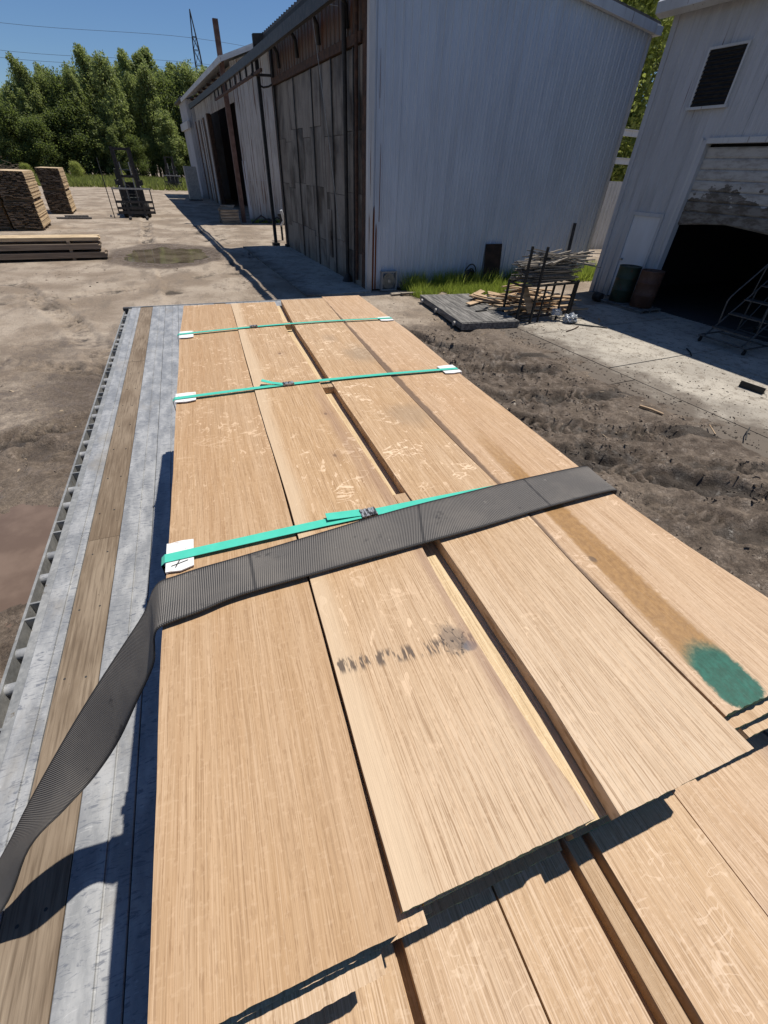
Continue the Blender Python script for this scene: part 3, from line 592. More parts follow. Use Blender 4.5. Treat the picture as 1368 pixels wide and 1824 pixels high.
def prot(label, x, y, side, w_=.055, d_=.065, rz=0, tear=0):
    o = thing('edge_protector', label, 'cardboard', (x, y, ZT+.001), rz, 'white cardboard corners under the green bands')
    s = side; r = random.Random(int(y*100)); n = 8
    top = [(0, -d_/2), (s*w_*.5, -d_/2-.003), (s*w_, -d_/2+.004), (s*w_, d_/2), (s*w_*.5, d_/2+.002), (0, d_/2-.001)]
    if s < 0: top = top[::-1]
    m = MB(); k_ = len(top); m.add([(a, b, .0035) for a, b in top]+[(a, b, .001) for a, b in top], [tuple(range(k_)), tuple(range(2*k_-1, k_-1, -1))]+[(i, i+k_, (i+1) % k_+k_, (i+1) % k_) for i in range(k_)])
    m.build('top_flap', CARD, o)
    MB().bb(min(0, -s*.0035), max(0, -s*.0035), -d_/2, d_/2, -.05, .0034).build('side_flap', CARD, o)
    if tear:
        MB().bar((.006, -.026, .0042), (.034, -.018, .0042), .0016, .0006).bar((.022, -.008, .0042), (.013, -.031, .0042), .0016, .0006).build('pen_mark', INK, o)
    return o
prot('small white cardboard corner at the far left of the upper pack', -.121, 1.968, 1, .05, .085, -.02)
prot('white cardboard corner under the middle band, left edge', -.137, 1.333, 1, .054, .062, -.02)
prot('torn white cardboard corner with a pen cross, beside the black strap', -.154, .630, 1, .043, .075, -.02, 1)
prot('white cardboard corner at the far right of the upper pack', .826, 2.003, -1, .06, .062, 0)
prot('white cardboard corner under the middle band, right edge', .816, 1.325, -1, .062, .072, .02)
# ---------------------------------------------------------------- siding
def siding_mat(name, base, dirt, rust=.0, dk=.25):
    k = NT(name); v = k.obj(False); ra = k.m('MULTIPLY', k.n('ObjectInfo').outputs['Random'], 29.0)
    v = k.n('VectorMath', {0: v, 1: k.n('CombineXYZ', {0: ra, 1: ra, 2: 0.0}).outputs[0]}, operation='ADD').outputs[0]
    n1 = k.noise(k.map(v, (1, 1, .35)), 1.3, 5, .6); n2 = k.noise(k.map(v, (9, 9, .5)), 1.0, 5, .65)
    c = k.mix(k.m('MULTIPLY', k.ss(n1, .38, .70), .55), base, dirt)
    c = k.mix(k.m('MULTIPLY', k.ss(n2, .52, .72), dk), c, tuple(q*.55 for q in dirt))
    if rust:
        n3 = k.noise(k.map(v, (16, 16, .35)), 1.0, 5, .6)
        c = k.mix(k.m('MULTIPLY', k.ss(n3, .66-rust*.22, .72-rust*.2), .85), c, k.mix(k.noise(v, 14, 4), (.055, .022, .010), (.17, .065, .025)))
    wz = k.sep(k.n('NewGeometry').outputs['Position'])[2]; ds = k.ss(k.m('ADD', wz, k.m('MULTIPLY', k.noise(k.map(v, (5, 5, 2)), 1.0, 5, .7), 1.1)), 1.15, .45)
    c = k.mix(k.m('MULTIPLY', ds, .55), c, (.15, .12, .09))                # mud splashed on the foot of the sheets
    k.bump(n1, .06, .02)
    return k.out(c, .5, 0, .35)
WHITE = siding_mat('white_siding', (.50, .555, .62), (.38, .42, .47), 0, .16)
WHITE2 = siding_mat('streaked_white_siding', (.46, .455, .44), (.28, .26, .23), .42, .5)
WHITE3 = siding_mat('dull_white_siding', (.46, .47, .49), (.31, .31, .315), .05, .35)
RUSTY = siding_mat('rusted_siding', (.12, .085, .062), (.06, .042, .03), .8, .8)
RUST = weather('rusty_steel', (.035, .018, .011), (.085, .042, .024), 7, .8, .25, 0, c3=(.03, .02, .016), f3=.55)
BLACK = weather('sooty_black_paint', (.012, .012, .012), (.028, .025, .022), 9, .65, .15, 0, c3=(.07, .035, .02), f3=.66)
k = NT('sooty_door_sheet'); v = k.obj(); n1 = k.noise(k.map(v, (1, 1, .7)), .9, 5, .6, .4); n2 = k.noise(k.map(v, (7, 7, .6)), 1, 5, .65); n3 = k.noise(v, 22, 4, .7)
c = k.mix(k.ss(n1, .40, .68), (.215, .19, .16), (.030, .024, .019)); c = k.mix(k.m('MULTIPLY', k.ss(n2, .50, .68), .6), c, (.095, .062, .040))
c = k.mix(k.m('MULTIPLY', k.ss(n3, .56, .68), .55), c, (.12, .055, .028)); k.bump(n1, .12, .03); SOOT = k.out(c, .6, 0, .3)
TRIM = siding_mat('pale_trim', (.52, .53, .53), (.36, .36, .35), .12, .3)
ROOFD = weather('dark_roof_metal', (.05, .045, .04), (.11, .10, .09), 3, .6, .1, .2, c3=(.09, .04, .02), f3=.6)
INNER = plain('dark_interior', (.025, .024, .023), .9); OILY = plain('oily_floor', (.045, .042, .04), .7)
def siding(parent, width, z0, za, zb_, loc, rz, mt=None, name='wall_panel', pitch=.3, dep=.028):
    """one sheet of ribbed metal: runs along +x, ribs towards -y"""
    prof = []; x = 0
    while x < width-.02:
        p = min(pitch, width-x); prof += [(x, 0)]
        if p > .14: prof += [(x+p*.36, 0), (x+p*.40, -dep*.28), (x+p*.46, -dep*.28), (x+p*.50, 0), (x+p*.76, 0), (x+p*.82, -dep), (x+p*.92, -dep), (x+p*.98, 0)]
        x += p
    prof.append((width, 0)); b = MB(); n = len(prof); top = lambda t: za+(zb_-za)*t/width
    vs = [(a, y, z0) for a, y in prof]+[(a, y, top(a)) for a, y in prof]
    b.add(vs, [(i, i+1, n+i+1, n+i) for i in range(n-1)])
    b.add([(0, .012, z0), (width, .012, z0), (width, .012, top(width)), (0, .012, top(0))], [(3, 2, 1, 0)])
    return b.build(name, mt or WHITE, parent, loc, rz)
HP = math.pi/2
# ---------------------------------------------------------------- kiln building
KB = thing('kiln_building', 'tall white ribbed metal kiln building with sooty grey doors behind the trailer', 'building', W(12.58, 5.46), BROT)
GW = 8.4; zt_ = lambda x: min(6.22+.08*x, 6.12+.1*(GW-x))
RUSTP = siding_mat('white_siding_with_rust_runs', (.50, .535, .575), (.38, .405, .43), .55, .2)
npan = 10; pw = GW/npan
for i in range(npan): siding(KB, pw-.004, .05, zt_(i*pw), zt_((i+1)*pw), (i*pw, -.002*(i % 2), 0), 0, WHITE, pitch=.21, dep=.032)
MB().bb(-.05, .10, -.06, .07, .0, 6.10).build('corner_trim', TRIM, KB)
MB().bb(GW-.06, GW+.05, -.05, .08, .0, 6.10).build('corner_trim', TRIM, KB)
k = NT('rust_runs'); v = k.obj(False); n3 = k.noise(k.map(v, (30, 30, .5)), 1, 4, .6)
RUN = k.out(k.mix(n3, (.07, .018, .008), (.20, .075, .03)), .85, 0, .2)
for x, z0, z1, wd in ((.115, .05, 2.05, .075), (.20, .05, 1.66, .045), (.30, 1.7, 3.3, .012), (.245, 4.1, 4.9, .010)):
    MB().add([(x, -.030, z0), (x+wd, -.030, z0), (x+wd*.9, -.030, z1*.9), (x+wd*.55, -.030, z1), (x+wd*.35, -.030, z1*.97), (x, -.030, z1*.8),
              (x, -.020, z0), (x+wd, -.020, z0), (x+wd*.9, -.020, z1*.9), (x+wd*.55, -.020, z1), (x+wd*.35, -.020, z1*.97), (x, -.020, z1*.8)],
             [(0,1,2,3,4,5), (11,10,9,8,7,6)]+[(i, i+6, (i+1) % 6+6, (i+1) % 6) for i in range(6)]).build('rusted_strip', RUN, KB)
for i in range(9): siding(KB, .995, .05, 6.1, 6.1, (GW, i*1.0, 0), HP, WHITE)           # right wall
siding(KB, GW, .05, 6.1, 6.1, (GW, 9.0, 0), math.pi, WHITE, 'wall_panel')
# roof
for i in range(11):
    y = -.12+i*.86
    for sx in (0, 1):
        if sx == 0: vs = [(-.21, 6.235), (GW/2, 6.57), (GW/2, 6.63), (-.21, 6.295)]
        else: vs = [(GW/2, 6.57), (GW+.14, 6.125), (GW+.14, 6.185), (GW/2, 6.63)]
        m = MB().prism(vs, y, y+.857)
        for q in (.12, .40, .68): m.prism([(a, b+.03 if j > 1 else b+.055) for j, (a, b) in enumerate(vs)], y+q, y+q+.05)
        m.build('roof_panel', ROOFD, KB)
for a, b, za, zb_ in ((-.21, GW/2, 6.20, 6.54), (GW/2, GW+.14, 6.54, 6.10)):
    MB().prism([(a, za-.17), (b, zb_-.17), (b, zb_+.02), (a, za+.02)], -.17, -.05).build('rake_trim', TRIM, KB)
MB().bb(GW-.02, GW+.22, -.19, 9.3, 5.93, 6.10).build('gutter', TRIM, KB)
MB().prism([(-.22, 6.08), (-.17, 6.08), (-.17, 6.232), (-.22, 6.232)], -.1, 9.34).build('fascia', BLACK, KB)
MB().bb(-.165, -.02, .1, 8.9, 6.09, 6.13).build('soffit', RUST, KB)
# door wall: rusty frame, header, sheets
MB().bb(-.02, .12, .09, .40, .0, 6.0).build('door_post', RUST, KB)
MB().bb(-.03, .12, 8.78, 9.02, .0, 6.0).build('door_post', RUST, KB)
MB().bb(-.07, .10, .40, 8.78, 5.02, 5.20).build('door_header', RUST, KB)
for i in range(9): siding(KB, .925, 5.20, 5.98, 5.98, (.03, .42+(i+1)*.928, 0), -HP, RUSTY)
ycol = [.41, 1.75, 3.35, 3.62, 4.75, 5.55, 6.95, 7.75, 8.77]; zrow = [.03, .95, 2.25, 3.55, 5.0]
rr = random.Random(3)
for i in range(len(ycol)-1):
    zz = [.03, .95+rr.uniform(-.12, .12), 2.25+rr.uniform(-.15, .15), 3.6+rr.uniform(-.2, .2), 5.0] if ycol[i+1]-ycol[i] > .5 else [.03, 5.0]
    for j in range(len(zz)-1):
        x = rr.uniform(-.012, .004)
        MB().bb(x, x+.03, ycol[i]+.008, ycol[i+1]-.008, zz[j]+.006, zz[j+1]-.006).build('door_sheet', SOOT, KB)
MB().bb(.045, .08, .40, 8.78, .02, 5.02).build('door_backing', BLACK, KB)
for y in (.95, 2.55, 4.3, 6.2): MB().bb(-.045, -.016, y-.025, y+.025, .05, 5.0).build('door_stiffener', DKSTEEL, KB)
MB().bb(-.03, -.0125, 2.9, 3.25, .45, 1.75).bb(-.06, -.03, 2.95, 2.99, .95, 1.2).build('wicket', SOOT, KB)
for y in (1.2, 3.3, 5.4, 7.6):
    MB().tube([(-.60, y, 5.75), (-.45, y, 5.88), (-.2, y+.05, 5.86), (-.06, y+.12, 5.70), (-.03, y+.15, 5.35)], .055, 8).build('curved_pipe', BLACK, KB)
MB().tube([(-.11, 1.32, .0), (-.11, 1.32, 6.0)], .055, 10).lathe([(.20, 0), (.18, .03), (.07, .25)], 10, 0, (-.11, 1.32, .0)).build('pipe', BLACK, KB)
MB().tube([(-.08, .62, .2), (-.08, .62, 5.9)], .05, 8).build('pipe', RUST, KB)
# hoist chain
pts = [(-.45, 2.7, 5.95), (-.35, 2.45, 4.6), (-.25, 2.2, 3.2), (-.2, 1.95, 2.0), (-.15, 1.75, 1.1)]
ch = MB().tube([W(12.58+y, 5.46+x, z) for x, y, z in pts], .008, 5).tube([W(12.58+2.7, 5.01, 5.95), W(12.58+1.7, 5.36, 5.75)], .008, 5)
tag(ch.build('hoist_chain', STEEL), 'thin pale chain hanging slack in front of the sooty kiln doors', 'chain')
# ---------------------------------------------------------------- gantry of rails and posts
GA = thing('door_gantry', 'dark steel overhead rail with hangers and square posts along the kiln fronts', 'gantry', W(21.7, 5.0), BROT)
MB().bb(-.21, -.09, -9.0, 21.5, 5.61, 5.86).build('rail', DKSTEEL, GA)
MB().bb(-.18, -.11, -1.2, 9.7, 5.25, 5.33).build('lower_chord', RUST, GA)
for i in range(9): MB().bb(-.18, -.11, .1+i*1.18, .17+i*1.18, 5.33, 5.61).build('hanger', BLACK, GA)
MB().bb(-.06, .06, -.06, .06, 0, 6.28).bb(-.14, .14, -.14, .14, 0, .14).build('post', BLACK, GA)
MB().bb(.40, .52, -.46, -.34, 0, 6.20).bb(.32, .60, -.54, -.26, 0, .12).build('post', BLACK, GA)
MB().bar((-.02, -.02, 6.16), (.48, -.42, 6.16), .12, .26).build('crosshead', BLACK, GA)
MB().bar((-.25, -.0, 5.28), (.9, -.5, 5.28), .07, .07).build('crossbar', BLACK, GA)
MB().tube([(0, .1, 5.05), (.15, .0, 4.98), (.30, -.2, 5.0), (.42, -.3, 5.06)], .03, 6).build('hook', BLACK, GA)
o = MB().bb(-.12, .12, -.11, .11, 0, 8.16).build('tall_post', weather('brown_primer_steel', (.085, .045, .033), (.14, .085, .065), 4, .75, .1), None, W(31.5, 5.45), BROT)
tag(o, 'very tall brown steel post rising above the far shed roof', 'post')
# ---------------------------------------------------------------- second shed
SB = thing('metal_shed', 'old streaked white metal shed with overhanging roof and dark open doorway', 'building', W(31.8, 5.9), BROT)
z2 = lambda x: 6.72+.35*(x+.6)
for i in range(9): siding(SB, .9-.004, .03, z2(i*.9)-.12, z2((i+1)*.9)-.12, (i*.9, 0, 0), 0, WHITE2 if i < 5 else WHITE3, pitch=.3)
for i in range(9): MB().bb(i*.9+.002, i*.9+.894, -.034, -.030, 2.03, 2.05).build('lap_joint', WHITE3, SB)
MB().bb(-.02, .16, -.04, .06, 0, 2.9).build('corner_trim', RUSTP, SB)
for i in range(16):
    y = -1.2+i*1.36; MB().prism([(-.62, 6.74), (8.2, 6.74+.35*8.82), (8.2, 6.82+.35*8.82), (-.62, 6.82)], y, y+1.355).build('roof_panel', WHITE3, SB)
MB().prism([(-.66, 6.60), (-.60, 6.60), (-.60, 6.83), (-.66, 6.83)], -1.25, 20.6).build('fascia', TRIM, SB)
MB().prism([(-.6, 6.62), (8.2, 6.62+.35*8.8), (8.2, 6.75+.35*8.8), (-.6, 6.75)], -1.27, -1.21).build('rake_trim', TRIM, SB)
for i in range(22): siding(SB, .90, 5.45, 6.85, 6.85, (.30, .05+(i+1)*.92, 0), -HP, WHITE2)
for y in (1.2, 3.4, 5.6, 7.8, 10, 12.5, 15): MB().bb(-.5, .28, y, y+.10, 6.35, 6.47).build('roof_bracket', RUST, SB)
MB().bb(.20, .34, .02, .60, 0, 5.5).build('door_post', RUST, SB)
MB().bb(.05, .34, 11.6, 12.2, 0, 5.5).build('door_post', RUST, SB)
for i in range(10): siding(SB, .88, .02, 5.45, 5.45, (.28-.04*(i % 2), 12.3+(i+1)*.9, 0), -HP, WHITE2 if i % 3 else RUSTY, 'door_panel')
MB().bb(2.3, 2.5, .3, 21, 0, 6.5).build('inner_wall', weather('dark_brick', (.04, .026, .02), (.085, .055, .042), 5, .9, .3), SB)
MB().bb(8.0, 8.2, .05, 21, 0, 9.5).build('wall', WHITE3, SB); MB().bb(.1, 8.0, 20.9, 21.1, 0, 6.6).build('wall', WHITE3, SB)
# far end shed
EB = thing('metal_shed', 'pale low shed at the far end of the building row', 'building', W(53.2, 5.7), BROT)
for i in range(7): siding(EB, .85, .02, 6.9, 6.9, (0, (i+1)*.86, 0), -HP, WHITE3)
for i in range(4): siding(EB, .85, .02, 6.9, 6.9, (i*.86, 0, 0), 0, WHITE3)
MB().bb(-.35, 6, -.3, 6.6, 6.9, 7.05).build('roof', ROOFD, EB); MB().bb(-.22, 0, -.2, 6.3, 5.0, 5.5).build('awning', TRIM, EB)
MB().bb(.02, 6, 6.1, 6.2, 0, 6.9).build('wall', WHITE3, EB)
o = thing('metal_cabinet', 'grey sheet metal cabinet standing outside the far shed door', 'cabinet', W(50.5, 4.7), BROT)
MB().bb(-.5, .5, -.4, .4, .08, 2.4).build('body', STEEL, o); MB().bb(-.46, .46, -.42, -.402, .15, 2.3).build('door', STEEL, o); MB().bb(-.55, .55, -.45, .45, 0, .08).build('base', DKSTEEL, o)
# ---------------------------------------------------------------- garage building on the right
GB = thing('garage_building', 'white metal workshop on the right with half-raised roller door and louvre vent', 'building', W(10.72, 12.52), BROT)
def gseg(ya, yb, z0, z1):
    n = max(1, int(math.ceil((ya-yb)/.92))); s = (ya-yb)/n
    for i in range(n): siding(GB, s-.003, z0, z1, z1, (0, ya-i*s, 0), -HP, WHITE3, pitch=.23, dep=.02)
gseg(0, -.60, .03, 5.87); gseg(-.60, -1.60, 2.16, 5.87); gseg(-1.60, -1.90, .03, 5.87); gseg(-1.90, -6.9, 3.60, 5.87); gseg(-6.9, -13, .03, 5.87)
MB().bb(-.045, .08, -.10, .04, 0, 5.87).build('corner_trim', WHITE3, GB)
siding(GB, 9, .03, 5.87, 7.2, (9, 0.02, 0), math.pi, WHITE3)
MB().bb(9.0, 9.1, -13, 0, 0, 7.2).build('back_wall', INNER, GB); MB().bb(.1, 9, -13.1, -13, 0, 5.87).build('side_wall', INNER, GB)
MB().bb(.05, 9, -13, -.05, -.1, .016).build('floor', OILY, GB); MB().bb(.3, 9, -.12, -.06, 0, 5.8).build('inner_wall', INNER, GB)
MB().prism([(-.42, 5.98), (9.2, 7.3), (9.2, 7.4), (-.42, 6.08)], -13.2, .16).build('roof', ROOFD, GB)
MB().prism([(-.50, 5.86), (-.30, 5.80), (-.28, 6.06), (-.44, 6.10), (-.52, 6.04)], -13.2, .22).build('gutter', TRIM, GB)
MB().bb(-.30, 0, -13.2, .18, 5.872, 5.90).build('soffit', TRIM, GB)
# man door
d = MB().bb(.0, .045, -1.53, -.68, .04, 2.07).build('door', siding_mat('door_paint', (.60, .62, .65), (.46, .47, .48), 0, .1), GB)
MB().lathe([(.03, 0), (.03, .012), (.012, .02), (.012, .045), (.028, .055), (.03, .075), (.012, .09)], 12, axis='x').build('door_handle', STEEL, d, (-.09, -.76, 1.02))
MB().bb(-.04, .04, -.68, -.60, .02, 2.16).bb(-.04, .04, -1.60, -1.53, .02, 2.16).bb(-.038, .04, -1.53, -.68, 2.07, 2.16).build('door_frame', WHITE3, GB)
# louvre
lv = link('louvre_vent', None, GB, (0, 0, 0))
MB().bb(-.075, -.03, -1.235, -1.19, 4.22, 5.20).bb(-.075, -.03, -2.115, -2.07, 4.22, 5.20).bb(-.074, -.03, -2.07, -1.235, 5.155, 5.20).bb(-.10, -.03, -2.14, -1.165, 4.17, 4.22).build('vent_frame', TRIM, lv)
MB().bb(-.034, -.031, -2.07, -1.235, 4.22, 5.155).build('vent_backing', BLACK, lv)
for i in range(13): MB().box((-.052, -1.652, 4.26+i*.071), (.012, .83, .055), Matrix.Rotation(.75, 3, 'Y')).build('slat', BLACK, lv)
# roller door
MB().bb(-.03, .16, -1.99, -1.88, 0, 3.62).build('jamb', WHITE3, GB); MB().bb(-.04, .02, -1.88, -1.82, 0, 3.66).build('jamb_trim', TRIM, GB)
MB().bb(-.03, .16, -7.0, -6.88, 0, 3.62).build('jamb', WHITE3, GB); MB().bb(-.05, .16, -6.88, -1.99, 3.56, 3.66).build('head_trim', TRIM, GB)
k = NT('peeling_roller_door'); v = k.n('NewGeometry').outputs['Position']; n1 = k.noise(k.map(v, (1, 1, 1.6)), 1.5, 6, .6); xs = k.sep(v)
pl = k.ss(k.m('ADD', k.m('MULTIPLY', k.m('SUBTRACT', n1, .5), 2.4), k.m('MULTIPLY', k.m('SUBTRACT', 2.62, xs[2]), 1.4)), .0, .05)
n2 = k.noise(k.map(v, (3, 3, 9)), 1, 5, .7)
c = k.mix(pl, k.mix(k.ss(n2, .4, .7), (.42, .41, .39), (.27, .255, .235)), k.mix(k.ss(n2, .4, .62), (.10, .085, .068), (.20, .185, .165)))
k.bump(pl, .3, .006); PEEL = k.out(c, .6, 0, .3)
z = 3.50
rd = link('roller_door', None, GB)
for i in range(7):
    sag = [0]*9 if i < 6 else [-.10, -.04, .0, -.05, -.11, -.06, -.02, -.08, -.14]
    h = .205; m = MB(); n = 8; vs = []
    for j in range(n+1):
        y = -1.99-j*(4.89/n); kx = .10+(.02*math.sin(j*1.7) if i > 4 else 0)
        vs += [(kx, y, z), (kx-.02, y, z-.03), (kx-.02, y, z-h+.035+sag[j]), (kx, y, z-h+.004+sag[j]), (kx+.02, y, z-h+.004+sag[j]), (kx+.02, y, z)]
    fs = [(j*6+a, j*6+(a+1) % 6, j*6+6+(a+1) % 6, j*6+6+a) for j in range(n) for a in range(6)]+[tuple(range(6)), tuple(n*6+a for a in range(5, -1, -1))]
    m.add(vs, fs).build('slat', PEEL, rd); z -= h
MB().bb(.30, .36, -6.88, -1.99, 3.2, 3.56).build('drum_cover', INNER, rd)
# fence between the buildings
FN = thing('metal_fence', 'pale corrugated metal fence in the gap between kiln and workshop', 'fence', W(17.4, 13.95), BROT)
for i in range(13): siding(FN, .86, .15, 2.78, 2.78, (i*.87, 0, 0), 0, TRIM, 'fence_panel', pitch=.22, dep=.03)
MB().bb(0, 11.3, .03, .09, 2.5, 2.62).build('fence_rail', STEEL, FN)
o = thing('pipe_riser', 'thin pale standpipe with fittings at the kiln corner by the fence', 'pipe', W(15.3, 14.6), BROT)
MB().tube([(0, 0, 0), (.02, 0, 1.55)], .035, 8).build('pipe', TRIM, o); MB().tube([(-.22, 0, 1.18), (.25, 0, 1.18)], .03, 8).bb(-.3, -.2, -.05, .05, 1.05, 1.25).build('valve', STEEL, o)
for z, lab in ((4.72, 'upper pale beam bridging the gap between the two buildings'), (3.55, 'lower pale beam bridging the gap between the two buildings')):
    o = thing('overhead_beam', lab, 'beam', W(22.2, 21), BROT, 'beams across the gap')
    MB().bb(-.5, 9, -.1, .1, z-.02, z+.22).build('web', TRIM, o); MB().bb(-.5, 9, -.16, .16, z+.22, z+.26).build('flange', TRIM, o)
    MB().bb(8.5, 8.7, -.1, .1, 0, z-.02).build('post', TRIM, o); MB().bb(-.45, -.25, -.1, .1, 0, z-.02).build('post', TRIM, o)
# ---------------------------------------------------------------- things along the kiln wall
o = thing('box_fan', 'small white box fan leaning on the kiln wall', 'fan', W(12.47, 6.08, .02), BROT)
f = MB()
for a, b, c_, d in ((-.25, .25, 0, .035), (-.25, .25, .465, .5)): f.bb(a, b, -.06, .06, c_, d)
f.bb(-.25, -.215, -.06, .06, .035, .465).bb(.215, .25, -.06, .06, .035, .465).build('housing', plain('off_white_plastic', (.27, .27, .26), .5), o)
g = MB().lathe([(.2, .0), (.2, .02), (.19, .02), (.19, .0)], 20, 0, (0, -.03, .25), 'y').lathe([(.05, -.01), (.05, .02)], 12, 0, (0, -.04, .25), 'y')
for i in range(5):
    t = i*2*math.pi/5; g.box((.11*math.cos(t), .0, .25+.11*math.sin(t)), (.13, .01, .09), Matrix.Rotation(-t, 3, 'Y') @ Matrix.Rotation(.4, 3, 'X'))
g.build('blades', STEEL, o)
o = thing('fan_head', 'round wire fan head lying against the kiln wall by the box fan', 'fan', W(12.45, 6.58, .0), BROT)
m = MB()
for r in (.18, .13, .08): m.tube([(r*math.cos(t*math.pi/10), -.05, .2+r*math.sin(t*math.pi/10)) for t in range(21)], .006, 5)
for i in range(12): t = i*math.pi/6; m.tube([(0, -.07, .2), (.18*math.cos(t), -.05, .2+.18*math.sin(t))], .004, 4)
m.build('cage', STEEL, o); MB().lathe([(.06, 0), (.05, .1)], 12, 0, (0, -.02, .2), 'y').build('motor', STEEL, o)
o = MB().box((0, 0, .55), (.62, .02, 1.12), Matrix.Rotation(-.14, 3, 'X')).build('leaning_sheet', weather('dark_rusty_sheet', (.018, .012, .009), (.045, .026, .018), 5, .85, .2), None, W(12.42, 9.72, .03), BROT)
tag(o, 'dark rusty square sheet leaning against the white kiln wall', 'sheet')
o = thing('hose_coil', 'tangled black hose coil heaped in the grass by the kiln wall', 'hose', W(12.25, 8.75, .0), BROT)
rr = random.Random(9)
for i in range(9):
    cx, r, tl = rr.uniform(-.12, .12), rr.uniform(.16, .30), rr.uniform(-.5, .5)
    MB().tube([(cx+r*math.cos(t*math.pi/12)*(1), rr.uniform(-.02, .02)+.12*math.cos(t*math.pi/12+tl)+i*.01, .05+r+r*math.sin(t*math.pi/12)*.95) for t in range(25)], .018, 6).build('loop', BLACK, o)
o = MB().bar((0, 0, 0), (.28, .35, 1.65), .10, .04).build('leaning_plank', weather('black_plank', (.03, .028, .025), (.06, .055, .05), 8, .8, .2), None, W(12.1, 12.55, .02), BROT)
tag(o, 'narrow dark plank propped upright on the kiln wall behind the rack', 'plank')
for i, (du, dv, L, rz, lb) in enumerate(((.0, .0, .9, .12, 'grey loose board lying on dirt before the box fan'), (-.14, .2, .7, -.1, 'short pale board lying beside the grey one before the box fan'), (.12, -.1, .6, .3, 'short board end lying against the kiln corner'))):
    o = MB().bb(-L/2, L/2, -.05, .05, 0, .03).build('loose_board', weather('grey_wood_%d' % i, (.20, .165, .125), (.36, .31, .25), 14, .8, .2, stretch=(.2, 1, 1)), None, W(11.95+du, 6.35+dv, .015+.03*(i == 1)), BROT+rz)
    tag(o, lb, 'board', 'boards lying by the kiln corner')
# ---------------------------------------------------------------- dark platform pallet
GREYW = weather('weathered_grey_wood', (.085, .080, .073), (.23, .215, .195), 16, .85, .35, stretch=(1, .12, 1), c3=(.03, .027, .025), f3=.6)
PW = weather('pale_scrap_wood', (.34, .225, .125), (.52, .37, .23), 12, .75, .2, stretch=(.15, 1, 1))
SW = weather('silvered_stick_wood', (.16, .135, .105), (.36, .31, .245), 9, .8, .2, stretch=(.15, 1, 1), c3=(.07, .055, .045), f3=.6)
o = thing('wooden_platform', 'low dark grey plank platform lying on the mud beside the grass', 'pallet', (6.2, 10.05, .02), -.08)
xw = -.74
for i, wd in enumerate((.27, .30, .22, .31, .30, .08)):
    MB().bb(xw, xw+wd-.012, -1.36+rr.uniform(-.02, .02), 1.36+rr.uniform(-.02, .02), .115, .15).build('deck_board', GREYW, o); xw += wd
for x in (-.70, 0, .68): MB().bb(x-.045, x+.045, -1.33, 1.33, .02, .115).build('runner', GREYW, o)
MB().bb(-.74, .74, -1.395, -1.36, 0, .14).build('end_board', GREYW, o)
for y in (-1.05, .1, 1.1): MB().lathe([(.05, 0), (.05, .06)], 10, 0, (-.80, y, .06), 'x').build('end_block', weather('pale_block_%d' % int(y*10), (.3, .28, .25), (.45, .42, .38), 6), o)
o = MB().box((0, 0, .012), (.32, .05, .024)).build('dark_offcut', BLACK, None, (6.35, 9.55, .172), .1); tag(o, 'short dark offcut lying on top of the grey platform', 'offcut')
# ---------------------------------------------------------------- rack of sticks
RK = thing('steel_rack', 'black steel rack frame loaded with thin sticks on the concrete', 'rack', (7.0, 8.95, .012), .06)
fx = ((0, 0), (.33, -.12), (1.55, -.05), (1.80, .12), (1.55, .62), (.05, .62))
for (x, y), h in zip(fx, (1.60, 1.60, .84, .84, .84, .84)): MB().bar((x, y, 0), (x+.01, y, h), .045, .045).build('upright', BLACK, RK)
for a, b in (((0, 0, .80), (1.8, .1, .80)), ((.05, .62, .80), (1.8, .65, .80)), ((0, 0, .80), (.05, .62, .80)), ((1.78, .1, .80), (1.6, .62, .80)), ((.33, -.12, .82), (1.55, -.05, .82)), ((0, 0, .06), (.33, -.12, .06)), ((0, 0, .10), (1.8, .1, .10)), ((.0, .0, .82), (.33, -.12, .82)), ((.6, -.08, 0), (.62, -.08, .8)), ((1.2, -.06, 0), (1.2, -.06, .8)), ((.05, .62, .3), (1.6, .62, .3))):
    MB().bar(a, b, .035, .035).build('rail', BLACK, RK)
rr = random.Random(21); rk_m = [(RK.matrix_basis.copy())]
sm = MB().box((0, 0, 0), (1.25, .032, .022)).mesh('stick'); sm.materials.append(SW)
sm2 = MB().box((0, 0, 0), (1.5, .04, .02)).mesh('stick'); sm2.materials.append(GREYW)
for i in range(132):
    lay = i//11; top = i > 98
    x = 7.0+(.78 if not top else 1.05)+rr.uniform(-.16, .30); y = 9.0+.055*(i % 11)+rr.uniform(-.02, .02)+.05; z = .86+lay*.046+rr.uniform(0, .012)
    o = link('stick', sm if (i % 3) else sm2, None, (x, y, z), (rr.uniform(-.2, .2), rr.uniform(-.05, .05)+(.12*rr.choice((-1, 1)) if top else 0), .06+rr.uniform(-.06, .06)+(rr.uniform(-.8, .35) if top else 0)))
    tag(o, 'thin grey stick heaped with the others on the black rack', 'stick', 'thin sticks heaped on the steel rack')
for i in range(58):
    L = rr.uniform(.45, 1.5); wd = rr.uniform(.06, .17); x = 7.15+rr.uniform(-.25, 1.8); y = 10.0+rr.uniform(-.55, .75); z = .05+.036*(i % 14)*max(.35, 1-.5*abs(x-7.9))+rr.uniform(0, .02)
    o = MB().box((0, 0, 0), (L, wd, .026)).build('scrap_board', PW if i % 4 else SW, None, (x, y, z), (rr.uniform(-.16, .16), rr.uniform(-.16, .18), rr.uniform(-.8, .6)))
    tag(o, 'pale oak offcut in the heap under and behind the rack', 'board', 'oak offcuts heaped behind the rack')
o = MB().box((0, 0, 0), (.22, .62, .024)).build('scrap_board', PW, None, (7.42, 9.22, .45), (.95, 0, .25)); tag(o, 'pale short oak board propped upright among the heap behind the rack', 'board', 'oak offcuts heaped behind the rack')
